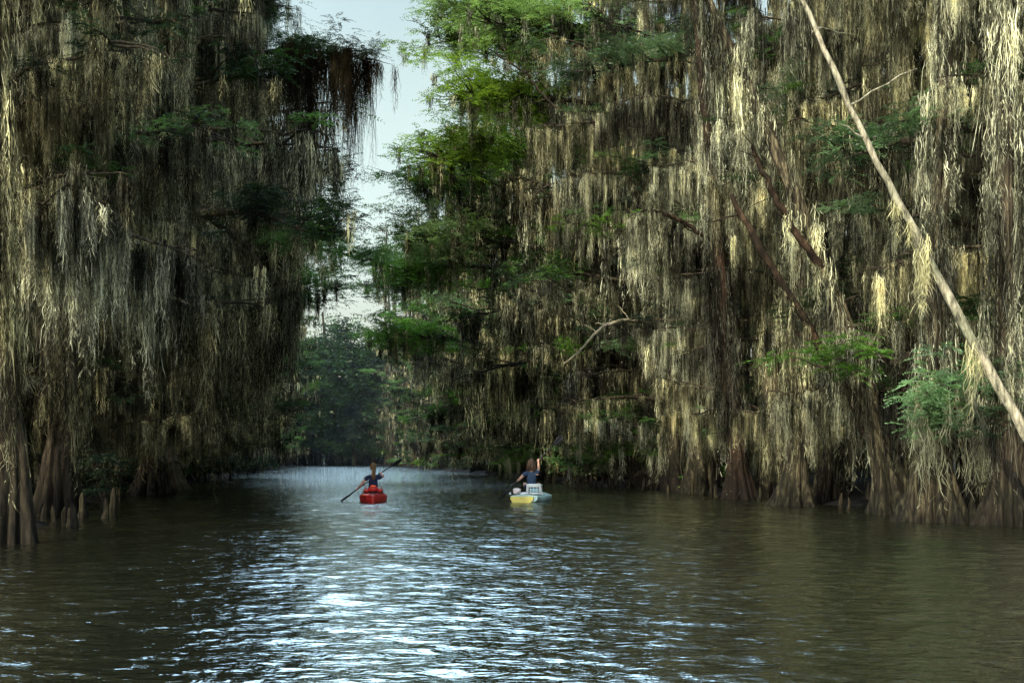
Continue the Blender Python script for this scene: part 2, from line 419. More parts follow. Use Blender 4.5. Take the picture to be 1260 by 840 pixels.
def ground(name, fn, sgn):
    ys = np.concatenate([np.arange(-30, 240, 1.5), np.arange(240, 401, 20)])
    off = np.array([-1.2, -.3, .25, .9, 2, 4, 8, 16, 40, 120, 420])
    zz = np.array([-.7, -.18, .04, .16, .25, .3, .4, .5, .6, 1.0, 3.0])
    rng = np.random.default_rng(5 + (sgn > 0))
    V = []
    for y in ys:
        wob = .45 * math.sin(y * .55 + sgn) + .3 * math.sin(y * 1.37) + rng.normal(0, .08)
        for o, z in zip(off, zz):
            V.append((fn(y) + sgn * (o + wob * (o < 5)), y, z + rng.normal(0, .05) * (o > 0)))
    n = len(off); F = []
    for i in range(len(ys) - 1):
        for j in range(n - 1):
            a = i * n + j; q = [a, a + 1, a + n + 1, a + n]
            F.append(q if sgn > 0 else q[::-1])
    mb = MB(); mb.quads(V, F)
    return obj(name, mb.data(name, M['soil'], True), kind='structure')
ground('right_bank', rb, 1); ground('left_bank', lb, -1)
mb = MB(); mb.quads([(-3000, -3000, -1.5), (3000, -3000, -1.5), (3000, 3000, -1.5), (-3000, 3000, -1.5)], [[0, 1, 2, 3]])
obj('river_bed', mb.data('river_bed', M['soil']), kind='structure')

# ------------------------------------------------------------------ water
def water():
    m, nt, N, L = newmat('river_water')
    out = N('ShaderNodeOutputMaterial'); b = N('ShaderNodeBsdfPrincipled'); geo = N('ShaderNodeNewGeometry')
    n0 = N('ShaderNodeTexNoise'); n0.inputs['Scale'].default_value = .12; L(geo.outputs['Position'], n0.inputs['Vector'])
    rp = ramp(N, [(.35, (.005, .006, .004)), (.65, (.011, .011, .006))]); L(n0.outputs['Fac'], rp.inputs[0])
    L(rp.outputs[0], b.inputs['Base Color'])
    b.inputs['Roughness'].default_value = .05; b.inputs['IOR'].default_value = 1.75; b.inputs['Specular IOR Level'].default_value = .8
    mp = N('ShaderNodeMapping'); mp.inputs['Scale'].default_value = (.55, 1.3, 1); L(geo.outputs['Position'], mp.inputs['Vector'])
    h = None
    for sc, am, det in ((1.6, .16, 3), (5.5, .38, 3), (15, .22, 3)):
        n = N('ShaderNodeTexNoise'); n.inputs['Scale'].default_value = sc; n.inputs['Detail'].default_value = det
        n.inputs['Distortion'].default_value = .3
        L(mp.outputs[0], n.inputs['Vector'])
        mu = N('ShaderNodeMath'); mu.operation = 'MULTIPLY'; mu.inputs[1].default_value = am; L(n.outputs['Fac'], mu.inputs[0])
        if h is None: h = mu
        else:
            ad = N('ShaderNodeMath'); L(h.outputs[0], ad.inputs[0]); L(mu.outputs[0], ad.inputs[1]); h = ad
    bp = N('ShaderNodeBump'); bp.inputs['Strength'].default_value = 1; bp.inputs['Distance'].default_value = .11
    sy_ = N('ShaderNodeSeparateXYZ'); L(geo.outputs['Position'], sy_.inputs[0])
    cal = N('ShaderNodeMapRange'); cal.inputs['From Min'].default_value = 22; cal.inputs['From Max'].default_value = 110
    cal.inputs['To Min'].default_value = .052; cal.inputs['To Max'].default_value = .18; L(sy_.outputs['Y'], cal.inputs[0]); L(cal.outputs[0], bp.inputs['Distance'])
    L(h.outputs[0], bp.inputs['Height']); L(bp.outputs[0], b.inputs['Normal'])
    g = N('ShaderNodeBsdfGlossy'); g.inputs['Roughness'].default_value = .03; g.inputs[0].default_value = (.94, 1, .97, 1); L(bp.outputs[0], g.inputs['Normal'])
    fr = N('ShaderNodeFresnel'); fr.inputs['IOR'].default_value = 3.2; L(bp.outputs[0], fr.inputs['Normal'])
    b.inputs['Specular IOR Level'].default_value = 0; b.inputs['Roughness'].default_value = 1
    mx = N('ShaderNodeMixShader'); L(fr.outputs[0], mx.inputs[0]); L(b.outputs[0], mx.inputs[1]); L(g.outputs[0], mx.inputs[2])
    L(mx.outputs[0], out.inputs[0])
    # sheet: finer rows near the place one looks from, gentle real swell
    rng = np.random.default_rng(3)
    ys = np.concatenate([np.array([-400, -60, -20, -5, 0]), np.geomspace(4.5, 60, 1250), np.geomspace(60.5, 420, 120), [900]])
    us = np.concatenate([[-60, -8, -3, -1.2, -.7], np.linspace(-.5, .5, 460), [.7, 1.2, 3, 8, 60]])
    Y, U = np.meshgrid(ys, us, indexing='ij'); X = U * np.maximum(np.abs(Y), 8.0)
    Z = np.zeros_like(X); xs = us
    for k in range(72):
        lam = .08 * (9 ** rng.uniform(0, 1)); a = rng.normal(math.pi / 2, .55); kx, ky = math.cos(a) * 6.283 / lam, math.sin(a) * 6.283 / lam
        f = np.clip(lam / (.0088 * np.maximum(Y, 3)) - 1, 0, 1)
        Z += f * .0026 * lam * np.sin(kx * X + ky * Y + rng.uniform(0, 6.28))
    fade = np.clip((60 - Y) / 25, 0, 1) * (Y > 4.4) * (np.abs(U) < .51)
    Z = Z * fade
    V = np.stack([X, Y, Z], -1).reshape(-1, 3); nx = len(xs)
    i = np.arange(len(ys) - 1)[:, None] * nx; j = np.arange(nx - 1)[None]
    F = np.stack([i + j, i + j + 1, i + j + 1 + nx, i + j + nx], -1).reshape(-1, 4)
    mb = MB(); mb.quads(V, F)
    obj('water', mb.data('water', m, True), kind='structure')
water()

# ------------------------------------------------------------------ trees along the banks
ORD = ['first', 'second', 'third', 'fourth', 'fifth', 'sixth', 'seventh', 'eighth', 'ninth', 'tenth', 'eleventh', 'twelfth', 'thirteenth', 'fourteenth', 'fifteenth', 'sixteenth', 'seventeenth', 'eighteenth', 'nineteenth', 'twentieth']
def row(fn, sgn, y0, y1, step, off, jit, mix, seedv, which, front=True, nl=14, Lmax=6.0, H=(24, 30), darkp=.25, labels=None, group=None, lodf=None, over=1.0, Hy=lambda y: 1.0):
    rng = np.random.default_rng(seedv)
    y = y0; k = 0; out = []
    while y < y1:
        x = fn(y) + sgn * (off + rng.uniform(0, jit))
        lod = lodf(y)
        side = math.pi if sgn > 0 else 0.0
        side += (-.25 if sgn < 0 else .25)        # a little towards the open channel upstream of us
        mx = mix(y) if callable(mix) else mix
        lab = labels(k, y)
        tree(x, y + rng.uniform(-.5, .5), rng.uniform(*H) * Hy(y), lod, lab, group, side, rng, nl=nl if lod < 2 else max(8, nl - 4),
             Lmax=Lmax(y) if callable(Lmax) else Lmax, mix=mx, dark=rng.uniform() < darkp, zg=.1, over=over)
        k += 1
        y += step * (1 + .016 * max(0, y - 25)) * rng.uniform(.75, 1.25)
    return k

def mixR(y):
    if y < 42: return (.44, .20, .24, .12)
    if y < 62: return (.32, .16, .30, .22)
    return (.20, .10, .35, .35) if y < 110 else (.06, .02, .34, .58)
def mixL(y):
    if y < 40: return (.46, .26, .18, .10)
    if y < 62: return (.42, .22, .24, .12)
    return (.22, .10, .38, .30) if y < 110 else (.06, .02, .34, .58)
lodf = lambda y: 0 if y < 48 else (1 if y < 95 else 2)
lodb = lambda y: 1 if y < 60 else 2
def lab_near(bank):
    def f(k, y):
        if k < 20: return 'moss-hung cypress at the water, %s of the front row up the %s bank' % (ORD[k], bank)
        if k < 40: return 'farther moss-hung cypress, %s beyond the nearest twenty on the %s bank' % (ORD[k - 20], bank)
        return 'tiny distant moss-hung cypress at the far end of the %s bank' % bank
    return f
row(rb, 1, 23.5, 205, 2.9, .7, 1.4, mixR, 11, 'right', labels=lab_near('right'), group='cypresses in the front row of the right bank', lodf=lodf, nl=26, Lmax=lambda y: 4.6 if y < 45 else (6.2 if y < 60 else 8.2 if y < 92 else 4.8), Hy=lambda y: 1.0 if y < 60 else 1.18)
row(lb, -1, 20, 205, 3.0, .7, 1.4, mixL, 12, 'left', labels=lab_near('left'), group='cypresses in the front row of the left bank', lodf=lodf, nl=28, Lmax=lambda y: 4.8 if y < 33 else 8.2 if y < 75 else 5.0, Hy=lambda y: 1.0 if y < 60 else 1.1)
for nm, fn, sg, sd, y0 in (('right', rb, 1, 21, 24), ('left', lb, -1, 22, 31)):
    row(fn, sg, y0, 205, 3.6, 3.6, 2.4, (.45, .4, .12, .03), sd, nm, labels=lambda k, y: 'shaded cypress standing half hidden behind the front row of the %s bank' % nm,
        group='cypresses behind the front row of the %s bank' % nm, lodf=lodb, nl=13, Lmax=5.5)
    row(fn, sg, y0, 200, 4.6, 8, 4, (.4, .45, .15, 0), sd + 50, nm, labels=lambda k, y: 'dark cypress deep in the swamp wood on the %s bank' % nm,
        group='cypresses deep in the wood of the %s bank' % nm, lodf=lambda y: 2, nl=12, Lmax=5.5)
# far bend closes the channel
rng = np.random.default_rng(77)
for k in range(26):
    x = -41 + k * 1.0 + rng.uniform(-.6, .6); y = 206 + abs(k - 8) * -.6 + rng.uniform(0, 8)
    tree(x, y, rng.uniform(15, 20), 2, 'distant dark green tree closing the far bend of the river', 'trees at the far bend of the river', -math.pi / 2, rng, nl=26, Lmax=5.5, mix=(.03, .0, .27, .70), dark=k % 2 == 0, bias=.5, zmin=.8)


CR = []
for q in range(3):
    r_ = np.random.default_rng(640 + q); lf = MB(); wd = MB()
    tube(wd, np.stack([np.cumsum(r_.normal(0, .12, 8)), np.cumsum(r_.normal(0, .12, 8)), np.linspace(-.3, 9, 8)], -1), np.linspace(.22, .06, 8), 7)
    for j in range(14):
        a = r_.uniform(0, 6.28); z0 = r_.uniform(1.2, 8); L_ = r_.uniform(1.5, 3.6) * (1 - .05 * z0); s_ = np.linspace(0, 1, 5)[:, None]
        Q = np.array([0, 0, z0]) + s_ * L_ * np.array([math.cos(a), math.sin(a), .45]) ; tube(wd, Q, .06 * (1 - s_[:, 0]) + .01, 4)
        for i in (2, 3, 4):
            for w_ in range(4): tuft(lf, r_, Q[i] + r_.normal(0, .35, 3), 9, r_.uniform(.9, 1.5), 2)
    CR.append((wd.data('bend_trunk_mesh', M['bark'], True), lf.data('bend_crown_mesh', M['leaf'])))
for q in range(3): m_ = CR[q][1].copy(); m_.materials[0] = M['leaf_dark']; CR.append(m_)
for k in range(22):
    x = -43 + k * 1.05 + rng.uniform(-.5, .5); y = 200 + rng.uniform(-4, 6) - 2.0 * (abs(k - 9) > 7); sc_ = rng.uniform(.9, 1.9) if k % 3 else rng.uniform(2.2, 2.9)
    t = thing('leafy_tree', 'distant rounded green leafy tree standing at the water of the far bend', 'tree', (x, y, .1), rng.uniform(0, 6.28), 'leafy trees at the far bend')
    a_, b_ = CR[k % 3]; obj('trunk', a_, t, sc=sc_); obj('crown', CR[3 + k % 3] if k % 2 else b_, t, sc=sc_)
for sg, fn, ya, nm in ((-1, lb, 15, 'left'), (1, rb, 9, 'right')):  # rows outside the view, added to shade the banks
    row(fn, sg, ya, 19.5, 4.0, 1.0, 3, (.4, .2, .3, .1), 300 + sg, nm, labels=lambda k, y: 'unseen cypress added for shade on the %s bank beside the viewer' % nm,
        group='unseen cypresses added for shade on the %s bank' % nm, lodf=lambda y: 2, nl=16, Lmax=3.6)
rng = np.random.default_rng(555)
KN = []
for q in range(5):
    P = np.stack([np.cumsum(rng.normal(0, .012, 8)), np.cumsum(rng.normal(0, .012, 8)), np.linspace(-.35, rng.uniform(.25, .6), 8)], -1)
    kb = MB(); tube(kb, P, np.array([.15, .12, .10, .085, .07, .06, .05, .02]) * rng.uniform(.7, 1.1), 11, 1 + .18 * np.cos(np.arange(11) * 2.3 + q)[None, :]); KN.append(kb.data('knee_mesh', M['bark_root'], True))
for sg, fn, nm in ((1, rb, 'right'), (-1, lb, 'left')):
    for q in range(44):
        y = 21 + 45 * rng.uniform() ** 1.3; x = fn(y) + sg * rng.uniform(-1.3, .6)
        o = obj('cypress_knee', KN[int(rng.integers(0, 5))], None, (x, y, 0), rng.uniform(0, 6.28), rng.uniform(.6, 1.15))
        tag(o, 'small dark woody cypress knee poking out of the water along the %s bank' % nm, 'knee', 'cypress knees along the %s bank' % nm)
def mist():
    m, nt, N, L = newmat('river_haze'); out = N('ShaderNodeOutputMaterial'); v = N('ShaderNodeVolumeScatter')
    v.inputs['Color'].default_value = (.80, .92, .98, 1); v.inputs['Density'].default_value = .00035; v.inputs['Anisotropy'].default_value = .2
    L(v.outputs[0], out.inputs['Volume'])
    mb = MB(); box(mb, (-20, 160, 18), (90, 180, 37.5)); obj('haze', mb.data('haze_mesh', m), kind='structure')
mist()
def woods(name, pts, seed, n):
    rng = np.random.default_rng(seed); mb = MB(); lf = MB()
    pts = np.asarray(pts); seg = np.linalg.norm(np.diff(pts, axis=0), axis=1); cum = np.concatenate([[0], np.cumsum(seg)])
    u = rng.uniform(0, cum[-1], n); x = np.interp(u, cum, pts[:, 0]); y = np.interp(u, cum, pts[:, 1])
    z = rng.uniform(1.5, 31, n); z = z * (.62 if name == 'far_woods' else 1); z = np.where(z > 24 + 6 * np.sin(x * .9 + y * .7), z * .7, z)
    P0 = np.stack([x + rng.normal(0, 2.2, n), y + rng.normal(0, 2.2, n), z], -1)
    for q in range(6):
        a = P0 + np.stack([rng.normal(0, .3, n), rng.normal(0, .3, n), rng.normal(0, .4, n)], -1)
        b = a.copy(); b[:, 2] = np.maximum(.1, b[:, 2] - rng.uniform(.8, 4.5, n))
        ribbons(mb, rng, a, b, rng.uniform(.06, .22, n), 3, .06)
    for q in range(260):
        i = rng.integers(0, n); p = P0[i].copy(); H = rng.uniform(16, 29) * (.45 if name == 'far_woods' else 1)
        tube(mb, np.stack([np.full(6, p[0]) + np.cumsum(rng.normal(0, .12, 6)), np.full(6, p[1]), np.linspace(-.2, H, 6)], -1), np.linspace(.28, .05, 6), 6)
    m_ = n // 3; C = P0[rng.integers(0, n, m_)] + rng.normal(0, .5, (m_, 3))
    th = rng.uniform(0, 6.28, m_); sprays(lf, rng, C, np.stack([np.cos(th), np.sin(th), rng.uniform(-.2, .3, m_)], -1), rng.uniform(.8, 1.8, m_), 6, .16, .5)
    o = obj(name, mb.data('woods_mesh', M['moss_far']), kind='stuff'); tag(o, 'dark mass of distant moss-hung swamp wood behind the %s' % name.split('_')[0] + ' rows of cypresses', 'woods')
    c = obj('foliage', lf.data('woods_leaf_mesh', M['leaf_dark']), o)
    return o
woods('right_woods', [(24, 8), (20.5, 26), (18, 45), (16, 65), (11, 105), (2, 160), (-8, 205)], 401, 9000)
woods('left_woods', [(-26, 42), (-29, 55), (-33, 85), (-39, 130), (-45, 180), (-50, 215)], 402, 5200)
woods('far_woods', [(-52, 222), (-36, 224), (-20, 220), (-6, 214)], 403, 2600)

# ------------------------------------------------------------------ single things along the banks
def place(px, py, D):
    """photo measurement -> a point of the place at distance D"""
    return np.array([(px - 630) / 1500 * D, D, 1.2 + (563 - py) / 1500 * D])

def smooth_path(P, n=24):
    P = np.asarray(P, float); t = np.linspace(0, len(P) - 1, n); out = []
    for a in t:
        i = int(min(a, len(P) - 2)); f = a - i
        p0 = P[max(i - 1, 0)]; p1 = P[i]; p2 = P[i + 1]; p3 = P[min(i + 2, len(P) - 1)]
        out.append(.5 * ((2 * p1) + (-p0 + p2) * f + (2 * p0 - 5 * p1 + 4 * p2 - p3) * f * f + (-p0 + 3 * p1 - 3 * p2 + p3) * f ** 3))
    return np.array(out)

def pole(name, label, cat, pts, r, mat, seed, moss=0, mossmat=None, Lr=(.5, 1.6), twigs=0, wig=.03, n=10, part='trunk', mr=.12, span=(0, 1)):
    """a leaning stem or bare branch through given points of the place"""
    rng = np.random.default_rng(seed)
    P = smooth_path(pts, 30); base = P[0].copy(); Q = P - base
    Q[1:-1] += rng.normal(0, wig, Q[1:-1].shape)
    t = thing(name, label, cat, tuple(base))
    rr = np.interp(np.linspace(0, 1, 30), np.linspace(0, 1, len(r)), r) * rng.uniform(.9, 1.12, 30)
    mb = MB(); tube(mb, Q, rr, n, 1 + rng.normal(0, .06, (30, n)))
    tr = obj(part, mb.data(part + '_mesh', mat, True), t)
    for k in range(twigs):
        i = int(rng.integers(6, 28)); a = rng.uniform(0, 6.28); l = rng.uniform(.3, 1.1)
        s = np.linspace(0, 1, 6)[:, None]
        d = np.array([math.cos(a), math.sin(a) * .6, rng.uniform(-.2, .7)])
        tb = MB(); tube(tb, Q[i] + s * l * d + np.cumsum(rng.normal(0, .03, (6, 3)), axis=0), rr[i] * .3 * (1 - s[:, 0]) + .006, 5)
        obj('broken_twig', tb.data('twig_mesh', mat, True), tr)
    if moss:
        mm = MB()
        for k in range(moss):
            u = rng.uniform(*span) * 28.9; i = int(u); p = Q[i] + (Q[i + 1] - Q[i]) * (u - i)
            L = min(rng.uniform(*Lr), (p + base)[2] - .15)
            if L < .15: continue
            beard(mm, rng, p + np.array([0, -rr[i] * .6, -rr[i] * .3]) + rng.normal(0, .04, 3), L, rng.uniform(mr * .5, mr), 26, .018, 6)
        obj('moss_curtain', mm.data('hanging_moss_mesh', mossmat or M['moss']), t)
    return t

# the long pale dead trunk that leans across the right side, over the water's edge
pole('leaning_dead_tree', 'long pale bare dead trunk leaning from the upper middle down to the lower right edge', 'tree',
     [place(1330, 655, 19.6), place(1262, 530, 19.8), place(1193, 412, 20.0), place(1128, 290, 20.2), place(1072, 185, 20.4), place(1028, 90, 20.6), place(985, -5, 20.8), place(940, -100, 21)],
     [.105, .09, .076, .064, .055, .046, .038, .028], M['bark_dead'], 31, 8, M['moss_pale'], (.3, 1.4), 4, .014, 12, span=(.14, .5))
pole('leaning_log', 'dark reddish bare log slanting down to the right behind the curtains of moss', 'log',
     [place(1098, 600, 27), place(1075, 545, 26.6), place(1040, 480, 26.2), place(985, 385, 25.8), place(930, 295, 25.6), place(900, 240, 25.6)],
     [.12, .115, .105, .09, .075, .05], M['bark_red'], 32, 5, None, (.6, 1.6), 5, .02, span=(.5, .75))
pole('leaning_log', 'shorter dark log slanting to the right above the long reddish one', 'log',
     [place(1010, 330, 25.6), place(975, 280, 25.4), place(945, 225, 25.2), place(925, 180, 25.2)], [.08, .075, .06, .04], M['bark_red'], 33, 3, None, (.5, 1.2), 3, .02)
pole('bare_branch', 'thin curved pale bare branch arching over the moss above the paddler in the blue shirt', 'branch',
     [place(800, 398, 44), place(770, 394, 43.5), place(740, 404, 43), place(712, 432, 42.6), place(694, 448, 42.4)], [.05, .06, .055, .04, .015], M['bark_pale'], 34, 4, None, (.6, 1.6), 5, .02, part='stem')
pole('bare_branch', 'dark bare branch sticking out to the left halfway up the right bank', 'branch',
     [place(885, 305, 36), place(850, 280, 35.6), place(822, 264, 35.2), place(800, 258, 35)], [.07, .06, .05, .015], M['bark_red'], 35, 0, None, (.6, 1.6), 4, .02, part='stem')
pole('bare_branch', 'bare twisted branch high on the right bank slanting down through bright green leaves', 'branch',
     [place(760, 165, 52), place(715, 150, 51.5), place(680, 128, 51), place(645, 90, 50.5), place(600, 60, 50)], [.11, .09, .07, .05, .02], M['bark'], 36, 6, None, (.5, 1.5), 6, .04, part='stem')
pole('bare_branch', 'pale crooked broken branch in the sunlit moss on the left bank', 'branch',
     [place(165, 374, 33), place(185, 369, 32.8), place(212, 366, 32.6), place(234, 374, 32.5)], [.045, .05, .04, .012], M['bark_pale'], 37, 3, M['moss_pale'], (1, 2.4), 3, .015, part='stem')
pole('bare_branch', 'pale broken stub of a branch low at the left edge wrapped in rough moss', 'branch',
     [place(2, 338, 21.4), place(22, 325, 21.2), place(45, 312, 21), place(54, 302, 21)], [.06, .055, .045, .03], M['bark_pale'], 38, 8, None, (.4, 1.1), 3, .015, part='stem')
pole('bare_branch', 'long dark limb running down to the right across the left bank', 'branch',
     [place(118, 222, 30), place(170, 226, 30.4), place(215, 243, 30.8), place(262, 272, 31.2), place(300, 300, 31.6), place(330, 340, 32)], [.10, .10, .09, .08, .06, .02], M['bark'], 39, 10, None, (.5, 1.4), 7, .03, part='stem')
# slender pale trunks and flared bases that the photo shows at the water
def bole(name, label, x, y, H, r0, flare, ridges, mat, seed, lean=(0, 0), hf=1.0, moss=(.8, 2.4, 14), dens=1.7, mossmat=None, wig=.25):
    rng = np.random.default_rng(seed)
    P = trunk_path(rng, H, lean, wig)
    me, r = trunk_mesh(rng, P, r0, flare, ridges, mat, 80, hf=hf)
    t = thing(name, label, 'tree', (x, y, 0))
    tr = obj('trunk', me, t)
    sm = sleeve_mesh(rng, P, r, 0, dens, moss[1], moss[2], (.6, 3.4))
    if mossmat: sm.materials[0] = mossmat
    obj('moss_sleeve', sm, tr)
    return t
def bpx(px, py): D = 1800 / (py - 563); return (px - 630) / 1500 * D, D
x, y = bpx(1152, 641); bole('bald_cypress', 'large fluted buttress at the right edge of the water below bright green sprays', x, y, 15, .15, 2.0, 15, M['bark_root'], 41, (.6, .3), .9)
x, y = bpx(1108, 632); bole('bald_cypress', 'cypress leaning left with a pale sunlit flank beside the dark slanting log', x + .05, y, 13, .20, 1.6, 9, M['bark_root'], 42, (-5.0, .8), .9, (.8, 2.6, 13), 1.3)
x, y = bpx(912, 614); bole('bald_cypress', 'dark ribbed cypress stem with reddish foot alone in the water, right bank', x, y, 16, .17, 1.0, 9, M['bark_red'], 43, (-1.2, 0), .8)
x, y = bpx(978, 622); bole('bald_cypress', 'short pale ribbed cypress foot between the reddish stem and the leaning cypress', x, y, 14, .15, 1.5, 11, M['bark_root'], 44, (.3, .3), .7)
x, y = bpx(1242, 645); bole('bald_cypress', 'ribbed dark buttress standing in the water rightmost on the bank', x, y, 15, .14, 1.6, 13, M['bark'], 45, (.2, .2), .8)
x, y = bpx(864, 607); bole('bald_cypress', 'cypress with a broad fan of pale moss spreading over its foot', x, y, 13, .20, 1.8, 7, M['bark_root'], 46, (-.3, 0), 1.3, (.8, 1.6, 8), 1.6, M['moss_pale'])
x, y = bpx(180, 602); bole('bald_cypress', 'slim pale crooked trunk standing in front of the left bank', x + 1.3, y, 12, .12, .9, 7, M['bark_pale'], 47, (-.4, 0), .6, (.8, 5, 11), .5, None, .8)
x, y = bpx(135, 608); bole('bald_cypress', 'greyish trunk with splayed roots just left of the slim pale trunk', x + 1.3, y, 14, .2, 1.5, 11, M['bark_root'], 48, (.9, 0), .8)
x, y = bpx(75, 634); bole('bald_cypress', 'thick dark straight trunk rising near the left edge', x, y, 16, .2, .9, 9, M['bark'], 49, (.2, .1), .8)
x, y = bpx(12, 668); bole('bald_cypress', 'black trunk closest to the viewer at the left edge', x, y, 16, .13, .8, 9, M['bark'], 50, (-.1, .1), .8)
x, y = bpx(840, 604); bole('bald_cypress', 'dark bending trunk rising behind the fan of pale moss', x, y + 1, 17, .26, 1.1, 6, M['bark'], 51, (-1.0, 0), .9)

# ------------------------------------------------------------------ shrubs and leafy sprays at the water
def shrub(name, label, c, size, n, matname, seed, lod=0, roots=0, moss=0, group=None, mossmat=None, tall=1.0):
    rng = np.random.default_rng(seed)
    t = thing(name, label, 'shrub', (c[0], c[1], c[2]), 0, group)
    st = MB(); lf = MB(); mm = MB()
    for k in range(n):
        a = rng.uniform(0, 6.28); u = rng.uniform(.15, 1) ** .6
        e = np.array([math.cos(a) * size * u, math.sin(a) * size * u * .6, size * tall * rng.uniform(.25, 1.0) * (1.25 - .5 * u)])
        s = np.linspace(0, 1, 6)[:, None]
        P = s * e + np.array([0, 0, 1]) * (s * (1 - s)) * size * .35 + np.cumsum(rng.normal(0, .02 * size, (6, 3)), axis=0)
        tube(st, P, .02 * (1 - s[:, 0]) + .005, 5)
        tuft(lf, rng, P[-1], (13, 9, 6)[lod], rng.uniform(.3, .6) * (1 if size < 2 else 1.25), lod)
        if rng.uniform() < .5: tuft(lf, rng, P[3], (9, 6, 4)[lod], rng.uniform(.25, .45), lod)
        if moss and rng.uniform() < moss:
            L = min(rng.uniform(.5, 1.7), P[-1][2] + c[2] - .12)
            if L > .2: beard(mm, rng, P[-1], L, rng.uniform(.06, .14), 22, .018 if lod == 0 else .035, 5)
    obj('stem', st.data('stem_mesh', M['bark'], True), t)
    obj('foliage', lf.data('shrub_leaf_mesh', M[matname]), t)
    if moss: obj('moss_curtain', mm.data('shrub_moss_mesh', mossmat or M['moss_pale']), t)
    if roots:
        rt = MB()
        for k in range(roots):
            a = rng.uniform(-1, 1) * size * .95; h = rng.uniform(.5, 1.25); d = rng.uniform(-.5, .2)
            s = np.linspace(0, 1, 7)[:, None]
            P = np.array([a, d, -c[2] - .2]) + s * np.array([-a * .12 + rng.normal(0, .1), .1, h]) + np.cumsum(rng.normal(0, .02, (7, 3)), axis=0)
            tube(rt, P, .045 * (1 - .75 * s[:, 0]), 6)
        obj('roots', rt.data('roots_mesh', M['bark_root'], True), t)
    return t
def at(px, D, z, dy=0):
    return ((px - 630) / 1500 * D, D + dy, z)
shrub('shrub', 'bright green feathery sprays lit by the sun over the large fluted buttress', at(1192, 22.3, 1.25), 1.0, 44, 'leaf', 61, moss=.7, tall=1.9)
shrub('shrub', 'small green spray among dark trunks above the bright one at the right edge', at(1215, 23.2, 3.6), .8, 14, 'leaf', 62, moss=.3)
shrub('shrub', 'pale mossy bush with root tips in the water, right of the raised paddle', at(775, 47, .5), 2.3, 60, 'leaf', 63, 0, 44, .9, tall=1.25)
shrub('shrub', 'green bush right behind the paddler in the blue shirt', at(650, 68, .3), 1.7, 30, 'leaf_bright', 64, 1, 10, .6)
shrub('shrub', 'low yellow green bush at the water left of the pale mossy bush', at(705, 58, .3), 1.5, 22, 'leaf', 65, 1, 10, .6)
rng = np.random.default_rng(66)
for k in range(11):
    D = 28 + k * 9 + rng.uniform(-2, 2); xx = lb(D) - .3
    shrub('shrub', 'low dark green undergrowth bush in the shade at the foot of the left bank', (xx, D, .15), rng.uniform(.9, 1.5), 16, 'leaf_dark', 700 + k, 0 if D < 45 else 2 if D > 85 else 1, 5, .3, 'undergrowth bushes along the left bank', M['moss'])
for k in range(9):
    D = 42 + k * 15 + rng.uniform(-3, 3); xx = rb(D) + .4
    shrub('shrub', 'low green undergrowth bush at the foot of the right bank', (xx, D, .15), rng.uniform(.8, 1.3), 14, 'leaf', 720 + k, 1 if D < 85 else 2, 6, .4, 'undergrowth bushes along the right bank', M['moss'])

# leafy boughs hung over the channel that the photo singles out
def bough(label, root, az, length, kd, seed, leafmat, nt=26, lod=0, mossm=None, Lr=(.6, 2.0), droop=.1, nb=26, rise=.15, name='bough', mw=.02, spread=.9, size=.6, group=None):
    rng = np.random.default_rng(seed)
    t = thing(name, label, 'branch', root, az, group)
    n = 12; u = np.linspace(0, 1, n)
    P = np.stack([u * length, np.cumsum(rng.normal(0, .1, n)), u * length * rise - u ** 2 * length * droop + np.cumsum(rng.normal(0, .05, n))], -1); P -= P[0]
    wd = MB(); tube(wd, P, .11 * (1 - u) + .018, 8)
    ends = []
    for k in range(max(nt, 14) // 2):
        i = int(rng.integers(3, n)); a = rng.choice([-1, 1]) * rng.uniform(.4, 1.3); l = rng.uniform(.5, 1.5) * spread
        s = np.linspace(0, 1, 6)[:, None]; Q = P[i] + s * l * np.array([math.cos(a), math.sin(a), rng.uniform(-.15, .45)]) + np.cumsum(rng.normal(0, .03, (6, 3)), axis=0)
        tube(wd, Q, .03 * (1 - s[:, 0]) + .006, 5); ends += [Q[-1], Q[3]]
    lb_ = obj('limb', wd.data('bough_mesh', M['bark'], True), t)
    lf = MB(); mm = MB()
    for k in range(nt): tuft(lf, rng, ends[rng.integers(len(ends))] + rng.normal(0, .15 if spread < 1 else .42, 3), (15, 10, 7)[lod], rng.uniform(.6, 1.2) * size, lod)
    for k in range(nb):
        c = ends[rng.integers(len(ends))] if rng.uniform() < .6 else P[rng.integers(2, n)]
        beard(mm, rng, c + rng.normal(0, .06, 3), Lr[0] + (Lr[1] - Lr[0]) * rng.uniform() ** 1.5, rng.uniform(.1, .24), 34, mw, 6)
    if nt: obj('foliage', lf.data('bough_leaf_mesh', M[leafmat]), lb_)
    if nb: obj('moss_curtain', mm.data('bough_moss_mesh', mossm or M['moss']), lb_)
    return t
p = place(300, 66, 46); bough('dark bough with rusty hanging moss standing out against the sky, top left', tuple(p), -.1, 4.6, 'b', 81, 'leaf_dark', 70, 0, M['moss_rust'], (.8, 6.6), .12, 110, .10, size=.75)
p = place(235, 260, 31); bough('dark green leafy bough hanging over the river from the left bank', tuple(p), -.45, 4.2, 'g', 82, 'leaf_dark', 46, 0, None, (.5, 1.6), .2, 10, .02, size=.75)
p = place(300, 300, 36); bough('second dark green bough below and behind the leafy one on the left bank', tuple(p), -.2, 3.6, 'g', 83, 'leaf', 36, 0, None, (.5, 1.6), .2, 12, .02, size=.7)
p = place(250, 8, 48); bough('dark leafy bough with moss at the very top beside the upper left of the sky', tuple(p), -.05, 2.4, 'g', 190, 'leaf_dark', 60, 0, None, (.6, 3.0), .12, 40, .08, spread=1.3, size=.8)
